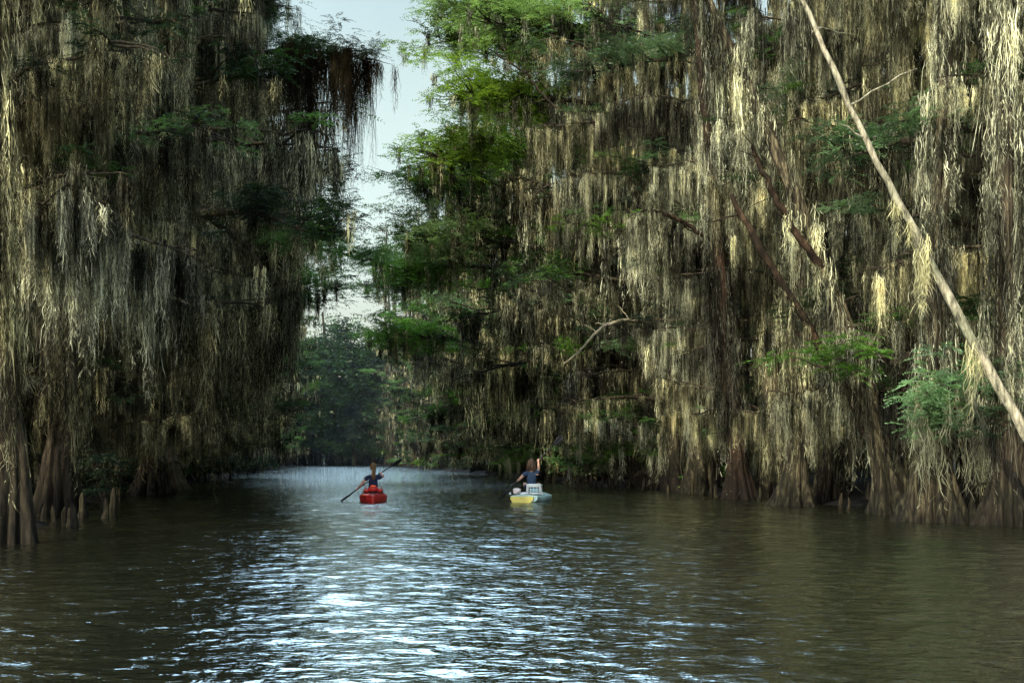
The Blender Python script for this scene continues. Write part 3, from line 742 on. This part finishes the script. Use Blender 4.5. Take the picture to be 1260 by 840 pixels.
p = place(325, 205, 56); bough('blue green bough with short dark moss reaching into the gap of sky from the left', tuple(p), -.1, 2.3, 'g', 191, 'leaf_dark', 60, 1, None, (.6, 2.4), .14, 26, .10, mw=.035, spread=1.5, size=.9)
p = place(335, 290, 66); bough('lower dusky bough at the left side of the gap of sky', tuple(p), -.1, 2.9, 'g', 192, 'leaf', 60, 1, None, (.6, 2.6), .14, 26, .05, mw=.035, spread=1.5, size=.9)
p = place(305, 345, 60); bough('wide green bough hanging low over the far left bank', tuple(p), -.1, 3.6, 'g', 193, 'leaf', 70, 1, None, (.6, 2.6), .14, 22, .05, mw=.035, spread=1.5, size=.9)
p = place(88, -20, 23); bough('two pale beards of moss hanging in from the top left', tuple(p), -.1, .6, 'm', 183, 'leaf', 0, 0, M['moss_pale'], (1.6, 3.0), .1, 4, .0)
p = place(1215, 150, 24); bough('dark green leafy bough in the shade above the pale leaning trunk', tuple(p), math.pi - .1, 2.6, 'g', 84, 'leaf', 30, 0, None, (.5, 1.5), .1, 8, -.05, size=.6)
p = place(930, 60, 37); bough('thick dark green bough reaching left across the top of the right bank', tuple(p), math.pi + .2, 5.0, 'g', 85, 'leaf', 46, 0, None, (.6, 1.7), .12, 14, -.02, size=.75)
p = place(1120, 440, 24.5); bough('small dark green bough left of the bright sprays at the right', tuple(p), math.pi - .2, 1.5, 'g', 86, 'leaf', 14, 0, None, (.4, 1.0), .1, 4, .0, size=.5)
# the sunlit feathery crown left of the top middle
for k, (px, py, D, L, az, lab) in enumerate((
    (740, 130, 54, 6.2, math.pi + .15, 'broad bright green feathery bough in full sun near the top middle'),
    (720, 60, 56, 6.0, math.pi + .1, 'topmost bright green feathery bough beside the sky'),
    (690, 190, 56, 5.5, math.pi + .1, 'lower bright green feathery bough above grey hanging moss'),
    (690, 10, 60, 5.0, math.pi, 'sunlit green bough at the very top next to the gap of sky'),
    (615, 330, 62, 4.6, math.pi, 'green bough low beside the far gap of sky'),
    (635, 230, 60, 4.4, math.pi, 'blue green bough sticking into the gap of sky from the right'),
    (585, 420, 66, 4.3, math.pi, 'yellow green bough over the water at the far right bank'),
    (760, 40, 52, 5.5, math.pi + .3, 'pale green bough at the upper edge right of the brightest boughs'),
    (640, 300, 58, 4.5, math.pi + .2, 'mid green bough in the middle of the right bank above long grey beards'),
    (560, 350, 78, 4.0, math.pi, 'dark green bough just right of the lowest bit of sky'))):
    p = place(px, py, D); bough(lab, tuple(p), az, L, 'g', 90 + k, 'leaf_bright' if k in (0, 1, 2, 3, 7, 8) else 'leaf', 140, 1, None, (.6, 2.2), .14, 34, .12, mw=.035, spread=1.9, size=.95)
# shaggy pale ball of air plants, left
rng = np.random.default_rng(99)
mb = MB(); N_ = 420
th = rng.uniform(0, 6.28, N_); ph = rng.uniform(-1.4, 1.5, N_)
d = np.stack([np.cos(th) * np.cos(ph), np.sin(th) * np.cos(ph), np.sin(ph)], -1)
p0 = d * .05; p1 = d * rng.uniform(.16, .30, N_)[:, None]; p1[:, 2] -= .08
ribbons(mb, rng, p0, p1, np.full(N_, .016), 4, .03)
o = obj('air_plant', mb.data('air_plant_mesh', M['moss_pale']), None, tuple(place(31, 462, 19.3)))
tag(o, 'shaggy pale ball of air plant on a dark trunk at the left edge', 'plant')

# ------------------------------------------------------------------ kayaks and paddlers
M['red'] = plain('red_plastic', (.55, .026, .022), .35, .2, 5, spec=.5)
M['red2'] = plain('faded_orange_red', (.80, .10, .04), .4, .15, 5)
M['black'] = plain('black_plastic', (.012, .012, .014), .45, .3, 20)
M['navy'] = plain('navy_cloth', (.010, .016, .055), .9, .3, 25, bump=.3)
M['blue'] = plain('slate_blue_cloth', (.022, .050, .10), .9, .3, 25, bump=.3)
M['short'] = plain('dark_shorts_cloth', (.02, .02, .03), .9, .2, 25)
M['skin'] = plain('skin', (.52, .30, .22), .5, .08, 9, spec=.3)
M['blond'] = plain('dark_blond_hair', (.17, .10, .04), .55, .5, 60)
M['brown'] = plain('brown_hair', (.06, .032, .018), .55, .5, 60)
M['teal'] = plain('pale_blue_green_plastic', (.36, .55, .56), .4, .1, 4)
M['yellow'] = plain('yellow_plastic', (.50, .45, .10), .4, .15, 4)
M['white'] = plain('white_plastic', (.78, .84, .86), .4, .05, 6)
M['aqua'] = plain('light_blue_lid', (.34, .62, .72), .4, .08, 6)
M['bag'] = plain('white_pink_cloth', (.72, .64, .62), .8, .25, 14, bump=.4)
M['eye'] = plain('eye', (.04, .03, .02), .2, .1, 10)
M['lip'] = plain('lips', (.42, .13, .11), .4, .1, 10)

def bake(name, build_mods, me):
    """evaluate modifiers now so that the part is one plain mesh"""
    o = bpy.data.objects.new('tmp', me); COL.objects.link(o); build_mods(o)
    dg = bpy.context.evaluated_depsgraph_get(); dg.update()
    r = bpy.data.meshes.new_from_object(o.evaluated_get(dg)); r.name = name
    bpy.data.objects.remove(o)
    for p in r.polygons: p.use_smooth = True
    return r

def skin(name, verts, edges, radii, mat, sub=2, root=0):
    me = bpy.data.meshes.new(name); me.from_pydata([tuple(v) for v in verts], edges, [])
    def mods(o):
        o.modifiers.new('s', 'SKIN')
        for i, v in enumerate(o.data.skin_vertices[0].data):
            r = radii[i]; v.radius = (r, r) if not isinstance(r, tuple) else r
            v.use_root = (i == root)
        m = o.modifiers.new('sub', 'SUBSURF'); m.levels = sub; m.render_levels = sub
    bpy.context.view_layer.update()
    r = bake(name, mods, me); r.materials.clear(); r.materials.append(mat)
    return r

def blob(name, c, s, mat, seg=20, fn=None, rot=None):
    bm = bmesh.new(); bmesh.ops.create_uvsphere(bm, u_segments=seg, v_segments=seg * 2 // 3, radius=1)
    for v in bm.verts:
        p = Vector(v.co)
        if fn: p = fn(p)
        p = Vector((p.x * s[0], p.y * s[1], p.z * s[2]))
        if rot: p = rot @ p
        v.co = p + Vector(c)
    me = bpy.data.meshes.new(name); bm.to_mesh(me); bm.free()
    for p in me.polygons: p.use_smooth = True
    me.materials.append(mat); return me

def merge(name, meshes, mat):
    bm = bmesh.new()
    for m in meshes: bm.from_mesh(m)
    me = bpy.data.meshes.new(name); bm.to_mesh(me); bm.free()
    for p in me.polygons: p.use_smooth = True
    me.materials.append(mat); return me

def ik(s, h, lu, ll, pole_):
    """elbow position between shoulder s and wrist h"""
    s, h, pole_ = Vector(s), Vector(h), Vector(pole_)
    d = h - s; L = min(d.length, (lu + ll) * .995); a = (lu * lu - ll * ll + L * L) / (2 * L)
    hh = math.sqrt(max(lu * lu - a * a, 1e-5)); dn = d.normalized()
    q = pole_ - dn * pole_.dot(dn); q.normalize()
    return s + dn * a + q * hh

def person(label, loc, rz, shirt, hair_mat, handL, handR, pdir, elbL, elbR, hair, seat_z, twist=0.0, headturn=0.0, group=None):
    t = thing('person', label, 'person', loc, rz)
    V = []; E = []; RD = []
    def add(p, r, link=None):
        V.append(Vector(p)); RD.append(r)
        if link is not None: E.append((link, len(V) - 1))
        return len(V) - 1
    z = seat_z
    pel = add((0, 0, z + .10), (.135, .105))
    w1 = add((0, .0, z + .24), (.118, .09), pel)
    w2 = add((0, .02, z + .38), (.130, .095), w1)
    ch = add((0, .03, z + .49), (.135, .09), w2)
    nb = add((0, .03, z + .575), (.075, .06), ch)
    nk = add((0, .045, z + .64), (.050, .050), nb)
    hd0 = add((0, .055, z + .70), (.055, .06), nk)
    shirtV = []
    for sg, hand, elb in ((-1, handL, elbL), (1, handR, elbR)):
        tw = Vector((0, -sg * twist, 0))
        sh = Vector((sg * .165, .03, z + .525)) + tw
        hand = Vector(hand)
        dx = Vector(pdir).normalized()
        away = (hand - sh).normalized()
        wrist = hand - away * .075 + Vector((0, 0, .0))
        el = ik(sh, wrist, .28, .25, elb)
        cl = add((sg * .09, .03, z + .54), .062, ch)
        s_ = add(sh, .058, cl)
        m1 = add(sh.lerp(el, .5), .043, s_); e_ = add(el, .036, m1); m2 = add(el.lerp(wrist, .4), .036, e_)
        wr = add(wrist, .023, m2)
        shirtV.append((Vector((sg * .09, .03, z + .54)), sh, sh.lerp(el, .45)))
        # hand: palm, four fingers curling round the shaft, thumb from the side
        fa = (hand - wrist).normalized()
        along = dx - fa * dx.dot(fa); along.normalize()
        nrm = fa.cross(along); nrm.normalize()
        if nrm.z > 0 and sg < 0 or nrm.z > .3: nrm = -nrm
        off = nrm * .014
        palm = add(wrist + fa * .05 - off, (.030, .016), wr)
        for q, (o_, l_) in enumerate(((-.033, .026), (-.011, .030), (.011, .028), (.031, .022))):
            k0 = add(wrist + fa * .085 + along * o_ - off * 1.2, .0095, palm)
            k1 = add(V[k0] + fa * l_ * .9 + nrm * .006, .009, k0)
            k2 = add(V[k1] + nrm * l_ + fa * .004, .008, k1)
            add(V[k2] + nrm * .006 - fa * l_ * .8, .007, k2)
        t0 = add(wrist + fa * .03 - along * .036, .011, palm)
        t1 = add(V[t0] + fa * .03 - along * .012 + nrm * .022, .009, t0)
        add(V[t1] + fa * .022 + along * .012 + nrm * .012, .008, t1)
    for sg in (-1, 1):
        hp = add((sg * .10, .06, z + .085), .088, pel)
        th_ = add((sg * .16, .28, z + .17), .076, hp)
        kn = add((sg * .20, .47, z + .22), .056, th_)
        cf = add((sg * .18, .64, z + .14), .052, kn)
        an = add((sg * .14, .83, z + .06), .034, cf)
        ft = add((sg * .15, .90, z + .09), .034, an)
        add((sg * .16, .93, z + .19), .022, ft)
    body = skin('b', V, E, RD, M['skin'], 2, 0)
    # head with brow, nose, chin and ears
    hc = Vector((0, .075, z + .80)); rt = Matrix.Rotation(headturn, 3, 'Z')
    def hf(p):
        p = Vector(p)
        if p.z < 0: p.x *= 1 - .28 * (-p.z) ** 1.5; p.y = p.y * (1 - .1 * -p.z) + .05 * -p.z
        n_ = math.exp(-((p.x / .16) ** 2 + ((p.z + .18) / .26) ** 2)) * (p.y > 0)
        p.y += .20 * n_
        p.y -= .06 * math.exp(-(((abs(p.x) - .36) / .16) ** 2 + ((p.z - .02) / .14) ** 2)) * (p.y > 0)
        return p
    head = blob('h', hc, (.078, .098, .118), M['skin'], 32, hf, rt)
    ears = [blob('e', hc + rt @ Vector((s * .078, -.005, -.01)), (.012, .02, .032), M['skin'], 10) for s in (-1, 1)]
    obj('body', merge('body_mesh', [body, head] + ears, M['skin']), t)
    for s in (-1, 1): obj('eye', blob('eye_mesh', hc + rt @ Vector((s * .030, .084, .004)), (.013, .010, .009), M['eye'], 10), t)
    obj('mouth', blob('mouth_mesh', hc + rt @ Vector((0, .096, -.062)), (.024, .010, .008), M['lip'], 10), t)
    # shirt
    V = []; E = []; RD = []
    pel = add((0, 0, z + .09), (.148, .118)); w1 = add((0, 0, z + .24), (.130, .102), pel)
    w2 = add((0, .02, z + .38), (.142, .108), w1); ch = add((0, .03, z + .49), (.148, .102), w2)
    add((0, .035, z + .592), (.074, .066), ch)
    for a, b, c in shirtV:
        i = add(a, .076, ch); i = add(b, .072, i); add(c, .060, i)
    obj('shirt', skin('shirt_mesh', V, E, RD, shirt, 2, 0), t)
    V = []; E = []; RD = []
    pel = add((0, .0, z + .085), (.150, .115))
    for sg in (-1, 1):
        a = add((sg * .10, .06, z + .09), .104, pel); add((sg * .15, .25, z + .165), .090, a)
    obj('shorts', skin('shorts_mesh', V, E, RD, M['short'], 2, 0), t)
    # hair
    rng = np.random.default_rng(5 if hair == 'ponytail' else 6)
    cap = blob('c', hc + rt @ Vector((0, -.018, .012)), (.088, .098, .122), hair_mat, 28, lambda p: Vector((p.x, p.y if p.y < .55 else .55, p.z if p.z > -.62 else -.62)), rt)
    ho = obj('hair', merge('hair_mesh', [cap], hair_mat), t)
    mb = MB()
    if hair == 'ponytail':
        for k in range(90):
            a = rng.normal(0, .014, 2); s = np.linspace(0, 1, 10)[:, None]
            P = np.array([0, -.035, z + .88])[None] + np.concatenate([a[0] + .035 * s * rng.normal(.6, .25) + .012 * np.sin(s * 5), -.055 - .03 * np.sin(s * 3.1) - a[1] - .02 * s, -s * .40 * rng.uniform(.8, 1.08) + .0 * s], 1)
            tube(mb, P, .007 * np.sin(np.linspace(.5, 3.0, 10)) + .001, 4)
        obj('ponytail', mb.data('ponytail_mesh', hair_mat, True), ho)
        bb = MB(); s = np.linspace(0, 6.2832, 12); tube(bb, np.stack([.026 * np.cos(s), -.09 + .026 * np.sin(s), z + .862 + 0 * s], -1), .008, 6)
        obj('hair_tie', bb.data('hair_tie_mesh', M['black'], True), ho)
    else:
        for k in range(260):
            a = rng.uniform(math.pi * .93, math.pi * 2.07); r0 = .084
            s = np.linspace(0, 1, 8)[:, None]; top = rng.uniform(-.02, .11)
            q = np.array([math.cos(a), math.sin(a)])
            rr = r0 * (.75 + .55 * np.sin(np.clip(s * 2.2, 0, 1.9))) + rng.normal(0, .006)
            P = np.concatenate([q[0] * rr * (1 + .15 * s), .05 + q[1] * rr * 1.05 - .0 * s, z + .80 + top - s * (.21 + top) * rng.uniform(.8, 1.1)], 1) + np.cumsum(rng.normal(0, .003, (8, 3)), axis=0)
            tube(mb, P, .007 * (1 - s[:, 0] * .7), 4)
        obj('loose_hair', mb.data('loose_hair_mesh', hair_mat, True), ho)
    return t

def paddle(label, loc, rz, A, B, feather=1.0):
    """double bladed paddle from blade tip A to blade tip B (kayak space)"""
    A, B = Vector(A), Vector(B); d = (B - A); L = d.length; dn = d.normalized()
    t = thing('paddle', label, 'paddle', loc, rz)
    mb = MB(); a = A + dn * .36; b = B - dn * .36
    s = np.linspace(0, 1, 10)[:, None]; tube(mb, np.array(a)[None] * (1 - s) + np.array(b)[None] * s, .016, 10)
    obj('shaft', mb.data('shaft_mesh', M['black'], True), t)
    for e, sg, rot in ((a, -1, 1.25), (b, 1, feather)):
        side = dn.cross(Vector((0, 1, 0))).normalized(); nrm = dn.cross(side).normalized()
        side = side * math.cos(rot) + nrm * math.sin(rot); nrm = dn.cross(side).normalized()
        V = []; F = []
        prof = [(-.04, .015), (.02, .026), (.08, .055), (.16, .076), (.26, .080), (.33, .068), (.37, .040), (.385, .01)]
        for u, wd in prof:
            c = Vector(e) + dn * sg * u
            for q in (-1, -.5, 0, .5, 1):
                cup = nrm * (.016 * q * q)
                V.append(tuple(c + side * wd * q + cup + nrm * .007)); V.append(tuple(c + side * wd * q + cup - nrm * .007))
        n = 10
        for i in range(len(prof) - 1):
            for q in range(4):
                a0 = i * n + q * 2
                F.append([a0, a0 + 2, a0 + 2 + n, a0 + n]); F.append([a0 + 1, a0 + 1 + n, a0 + 3 + n, a0 + 3])
            F.append([i * n, i * n + n, i * n + n + 1, i * n + 1]); F.append([i * n + 8, i * n + 9, i * n + 9 + n, i * n + 8 + n])
        bm_ = MB(); bm_.quads(V, F); obj('blade', bm_.data('blade_mesh', M['black'], True), t)
    for u in (.30, .70):
        mb = MB(); c = np.array(a.lerp(b, u)); s = np.linspace(-.012, .012, 3)[:, None]; tube(mb, c + s * np.array(dn), .026, 10)
        obj('drip_ring', mb.data('drip_ring_mesh', M['black'], True), t)
    return t

def loft(secs, cap=True):
    """closed rings -> quads; secs: list of (n,3)"""
    n = len(secs[0]); V = np.concatenate(secs); F = []
    for i in range(len(secs) - 1):
        for j in range(n): F.append([i * n + j, i * n + (j + 1) % n, (i + 1) * n + (j + 1) % n, (i + 1) * n + j])
    mb = MB(); mb.quads(V, F)
    if cap:
        for e in (0, len(secs) - 1):
            r = secs[e]; c = r.mean(0); vv = np.concatenate([r, c[None]])
            mb.quads(vv, [[q, (q + 1) % n, (q + 2) % n, n] for q in range(0, n, 2)])
    return mb

def kayak_secs(L, W, hull_d, deck_h, stern, bow, yoff, n=28, square=0.0, rock=.10, y_from=0, y_to=1):
    secs = []
    for u in np.linspace(y_from, y_to, 30):
        f = min(1, (u / stern)) ** (.62) if u < stern else (min(1, (1 - u) / bow) ** .75 if u > 1 - bow else 1)
        f = max(f, .04); f = max(f, square) if u < stern else f
        e = abs(u - .45) / .55
        th = np.linspace(0, 2 * math.pi, n, endpoint=False)
        x = np.sign(np.cos(th)) * np.abs(np.cos(th)) ** .9 * W / 2 * f
        up = np.sin(th)
        zt = (.13 + rock * e ** 2.4)
        zz = np.where(up > 0, zt + deck_h * np.abs(up) ** .9 * (f ** .5), zt - (zt + hull_d * (1 - e ** 2.5)) * np.abs(up) ** .7)
        secs.append(np.stack([x, np.full(n, yoff + (u - .38) * L), zz], -1))
    return secs

# ---- red kayak (stern towards the viewer)
K1 = (-7.5 + 3.72, 33.2, 0.0)
k = thing('kayak', 'small red kayak seen from behind, left of the two boats', 'kayak', K1, R(6))
obj('hull', loft(kayak_secs(3.1, .76, .09, .13, .42, .42, 0, rock=.06)).data('hull_mesh', M['red'], True), k)
mb = MB(); s = np.linspace(0, 6.2832, 30)
tube(mb, np.stack([.25 * np.cos(s), .18 + .42 * np.sin(s), .245 + .015 * np.cos(2 * s)], -1), .022, 8); obj('cockpit_rim', mb.data('rim_mesh', M['black'], True), k)
obj('seat', blob('seat_mesh', (0, .05, .20), (.22, .24, .05), M['black'], 20), k)
sb = obj('seat_back', blob('seat_back_mesh', (0, -.16, .355), (.15, .04, .07), M['red'], 24, lambda p: Vector((p.x, p.y + .8 * p.x * p.x, max(p.z, -.9)))), k)
obj('pad', blob('pad_mesh', (.0, -.19, .43), (.085, .04, .04), M['red2'], 18), sb)
for s_ in (-1, 1):
    obj('side_pad', blob('side_pad_mesh', (s_ * .19, -.18, .31), (.085, .06, .045), M['red'], 16), sb)
for s_ in (-1, 1):
    mb = MB(); u = np.linspace(0, 1, 8)[:, None]
    tube(mb, (1 - u) * np.array([s_ * .24, -.14, .33]) + u * np.array([s_ * .31, -.62, .17]) + np.array([0, 0, .04]) * np.sin(u * 3.14), .007, 5); obj('strap', mb.data('strap_mesh', M['black'], True), k)
obj('hatch', blob('hatch_mesh', (-.16, -.62, .205), (.15, .20, .035), M['red2'], 20), k)
mb = MB(); u = np.linspace(0, 1, 12)[:, None]
tube(mb, np.concatenate([-.02 + .05 * np.sin(u * 9), -.45 - .55 * u, .25 - .05 * u + .01 * np.sin(u * 12)], 1), .014, 6); obj('bungee_cord', mb.data('bungee_mesh', M['black'], True), k)
mb = MB(); s = np.linspace(0, 3.1416, 10); tube(mb, np.stack([.07 * np.cos(s), -1.10 + 0 * s, .235 + .05 * np.sin(s)], -1), .012, 6); obj('carry_handle', mb.data('handle_mesh', M['black'], True), k)
obj('drain_plug', blob('plug_mesh', (.10, -.92, .20), (.03, .03, .02), M['black'], 12), k)
A, B = Vector((-.86, .02, .05)), Vector((.76, .92, 1.16)); dd = B - A
person('woman with a long blond ponytail in a navy shirt paddling the red kayak', (K1[0], K1[1], 0), R(6), M['navy'], M['blond'],
       tuple(A + dd * .26), tuple(A + dd * .66), tuple(dd), (-.4, -.5, -.5), (1, -.25, -.35), 'ponytail', .14, twist=-.03)
paddle('black paddle held low on the left by the woman with the ponytail', K1, R(6), A, B)

# ---- pale blue and yellow kayak
K2 = ((654 - 630) / 1500 * 34.0, 34.2, 0.0); RZ2 = R(-9)
k = thing('kayak', 'pale blue green kayak with a yellow stern carrying a white crate', 'kayak', K2, RZ2)
obj('hull', loft(kayak_secs(3.5, 1.0, .08, .05, .20, .42, 0, square=.72, rock=.05)).data('hull_mesh', M['teal'], True), k)
sec = kayak_secs(3.5, .66, .10, .012, .2, .4, 0, square=.95, rock=.03)[:9]
sec = [q - np.array([.06, .10, .0]) for q in sec]
obj('stern_panel', loft(sec).data('stern_panel_mesh', M['yellow'], True), k)
mb = MB(); box(mb, (0, .06, .24), (.44, .42, .05)); box(mb, (0, .06, .20), (.34, .32, .06)); obj('seat', mb.data('seat2_mesh', M['black']), k)
mb = MB(); s = np.linspace(0, 3.1416, 10); tube(mb, np.stack([-.44 + 0 * s, -1.0 + .10 * np.cos(s), .20 + .05 * np.sin(s)], -1), .012, 6); obj('side_handle', mb.data('sh_mesh', M['white'], True), k)
mb = MB(); s = np.linspace(0, 3.1416, 10); tube(mb, np.stack([.44 + 0 * s, -1.0 + .10 * np.cos(s), .20 + .05 * np.sin(s)], -1), .012, 6); obj('side_handle', mb.data('sh_mesh2', M['white'], True), k)
A, B = Vector((-.90, .02, .06)), Vector((.86, 1.0, 1.80)); dd = B - A
person('woman with loose brown hair in a slate blue shirt raising her right hand', (K2[0], K2[1], 0), R(-2), M['blue'], M['brown'],
       tuple(A + dd * .29), tuple(A + dd * .62), tuple(dd), (-.4, -.5, -.4), (1, -.1, -.5), 'loose', .24, twist=-.05, headturn=R(22))
paddle('black paddle raised high on the right by the woman in the slate blue shirt', K2, R(-2), A, B, .15)
# open white crate with a light blue lid behind her
cx, cy, cz = .17, -.62, .205
c = thing('crate', 'white open sided crate with a light blue lid on the back of the pale kayak', 'crate',
          (K2[0] + cx * math.cos(RZ2) - cy * math.sin(RZ2), K2[1] + cx * math.sin(RZ2) + cy * math.cos(RZ2), cz), RZ2)
mb = MB()
for x_ in (-.18, .18):
    for y_ in (-.14, .14): box(mb, (x_, y_, .115), (.035, .035, .23))
for z_ in (.02, .212):
    for y_ in (-.14, .14): box(mb, (0, y_, z_), (.322, .028, .04))
    for x_ in (-.18, .18): box(mb, (x_, 0, z_), (.028, .242, .04))
obj('frame', mb.data('crate_frame_mesh', M['white']), c)
mb = MB()
for x_ in (-.09, 0, .09): box(mb, (x_, -.14, .115), (.018, .016, .15))
obj('front_bars', mb.data('bars_mesh', M['white']), c)
mb = MB(); box(mb, (0, 0, .10), (.27, .20, .12)); obj('inner_tub', mb.data('tub_mesh', M['aqua']), c)
mb = MB(); box(mb, (0, 0, .252), (.42, .33, .03)); box(mb, (0, 0, .273), (.36, .27, .012)); obj('lid', mb.data('lid_mesh', M['white']), c)
def lump(p):
    return p * (1 + .16 * math.sin(p.x * 4.1 + 1) * math.cos(p.z * 5) + .1 * math.sin(p.y * 7))
def onk(x_, y_, z_): return (K2[0] + x_ * math.cos(RZ2) - y_ * math.sin(RZ2), K2[1] + x_ * math.sin(RZ2) + y_ * math.cos(RZ2), z_)
b = obj('bag', blob('bag_mesh', (0, 0, 0), (.11, .12, .085), M['bag'], 24, lump), None, onk(-.33, -.50, .275))
tag(b, 'crumpled white and pink bag lying on the left side of the pale kayak', 'bag')
b = obj('towel', blob('towel_mesh', (0, 0, 0), (.13, .09, .035), M['white'], 24, lump), None, onk(-.07, -.80, .222))
tag(b, 'small folded white towel in front of the crate', 'towel')

# ------------------------------------------------------------------ light
SUN_AZ = (-.47, -.88); SUN_EL = R(36)
sx, sy = SUN_AZ; nn = math.hypot(sx, sy)
to_sun = Vector((sx / nn * math.cos(SUN_EL), sy / nn * math.cos(SUN_EL), math.sin(SUN_EL)))
sl = bpy.data.lights.new('sun', 'SUN'); sl.energy = 5.0; sl.angle = R(.5); sl.color = (1.0, .91, .64)
so = bpy.data.objects.new('sun', sl); COL.objects.link(so); so.rotation_euler = to_sun.to_track_quat('Z', 'Y').to_euler(); so.location = (-30, -40, 60)
w = bpy.data.worlds.new('World'); scene.world = w; w.use_nodes = True
nt = w.node_tree; nt.nodes.clear()
sky = nt.nodes.new('ShaderNodeTexSky'); sky.sky_type = 'NISHITA'; sky.sun_disc = False
sky.sun_elevation = SUN_EL; sky.sun_rotation = math.atan2(to_sun.x, to_sun.y)
sky.air_density = 1.3; sky.dust_density = 3.0; sky.ozone_density = 1.5
hs = nt.nodes.new('ShaderNodeHueSaturation'); hs.inputs['Saturation'].default_value = .55; hs.inputs['Hue'].default_value = .465; hs.inputs['Value'].default_value = 1.35
bg = nt.nodes.new('ShaderNodeBackground'); bg.inputs['Strength'].default_value = .12
wo = nt.nodes.new('ShaderNodeOutputWorld')
NW = nt.nodes.new; LW = nt.links.new
tcw = NW('ShaderNodeTexCoord'); sw = NW('ShaderNodeSeparateXYZ'); LW(tcw.outputs['Generated'], sw.inputs[0])
vw = NW('ShaderNodeMapRange'); vw.interpolation_type = 'SMOOTHSTEP'; vw.inputs['From Min'].default_value = .35; vw.inputs['From Max'].default_value = .56
vw.inputs['To Min'].default_value = 1.25; vw.inputs['To Max'].default_value = 1.7; LW(sw.outputs['Z'], vw.inputs[0])
cw = NW('ShaderNodeTexNoise'); cw.inputs['Scale'].default_value = 2.2; cw.inputs['Detail'].default_value = 5; LW(tcw.outputs['Generated'], cw.inputs['Vector'])
cr = NW('ShaderNodeMapRange'); cr.inputs['From Min'].default_value = .35; cr.inputs['From Max'].default_value = .65; cr.inputs['To Min'].default_value = .88; cr.inputs['To Max'].default_value = 1.15; LW(cw.outputs['Fac'], cr.inputs[0])
mu0 = NW('ShaderNodeMath'); mu0.operation = 'MULTIPLY'; LW(vw.outputs[0], mu0.inputs[0]); LW(cr.outputs[0], mu0.inputs[1])
# bright lobe added to the sky above the view to light the water streak
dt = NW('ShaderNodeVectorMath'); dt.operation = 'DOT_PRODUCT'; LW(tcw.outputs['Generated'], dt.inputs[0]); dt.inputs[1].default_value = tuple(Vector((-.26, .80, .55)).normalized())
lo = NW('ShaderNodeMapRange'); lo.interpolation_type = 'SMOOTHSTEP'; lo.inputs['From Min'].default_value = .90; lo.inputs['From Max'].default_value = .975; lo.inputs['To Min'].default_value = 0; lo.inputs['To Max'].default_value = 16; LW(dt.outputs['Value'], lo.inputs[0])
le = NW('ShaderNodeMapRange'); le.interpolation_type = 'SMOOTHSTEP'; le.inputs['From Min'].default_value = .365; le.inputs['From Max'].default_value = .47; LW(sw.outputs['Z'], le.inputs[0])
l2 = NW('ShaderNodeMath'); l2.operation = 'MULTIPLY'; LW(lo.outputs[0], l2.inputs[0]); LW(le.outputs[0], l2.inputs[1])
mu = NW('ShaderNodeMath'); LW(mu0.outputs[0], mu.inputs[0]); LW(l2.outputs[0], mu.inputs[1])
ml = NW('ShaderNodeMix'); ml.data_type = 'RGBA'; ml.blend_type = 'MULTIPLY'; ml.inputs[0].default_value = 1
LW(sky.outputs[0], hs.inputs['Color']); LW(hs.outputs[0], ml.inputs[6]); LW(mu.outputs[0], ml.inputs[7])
tn = NW('ShaderNodeMix'); tn.data_type = 'RGBA'; tn.blend_type = 'MULTIPLY'; tn.inputs[0].default_value = 1; 
ct = NW('ShaderNodeMix'); ct.data_type = 'RGBA'; ct.inputs[6].default_value = (1.06, 1.06, .96, 1); ct.inputs[7].default_value = (.82, .93, 1.06, 1)
vc = NW('ShaderNodeMapRange'); vc.inputs['From Min'].default_value = .3; vc.inputs['From Max'].default_value = .55; LW(sw.outputs['Z'], vc.inputs[0]); LW(vc.outputs[0], ct.inputs[0]); LW(ct.outputs[2], tn.inputs[7])
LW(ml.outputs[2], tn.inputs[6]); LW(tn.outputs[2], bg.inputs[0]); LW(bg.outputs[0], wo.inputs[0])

# ------------------------------------------------------------------ camera
cam = bpy.data.cameras.new('camera'); co = bpy.data.objects.new('camera', cam); COL.objects.link(co)
co.location = (0, 0, 1.2); co.rotation_euler = (R(90), 0, 0)
cam.sensor_width = 36; cam.lens = 1500 / 1260 * 36; cam.shift_y = (563 - 420) / 1260; cam.clip_end = 5000
scene.camera = co
scene.view_settings.view_transform = 'Standard'; scene.view_settings.look = 'None'
scene.view_settings.exposure = 0; scene.view_settings.gamma = 1
scene.cycles.use_denoising = True
scene.cycles.max_bounces = 5; scene.cycles.diffuse_bounces = 1; scene.cycles.glossy_bounces = 3; scene.cycles.transmission_bounces = 3
scene.cycles.sample_clamp_indirect = 4
print('trees', NT[0], 'objects', len(bpy.data.objects))
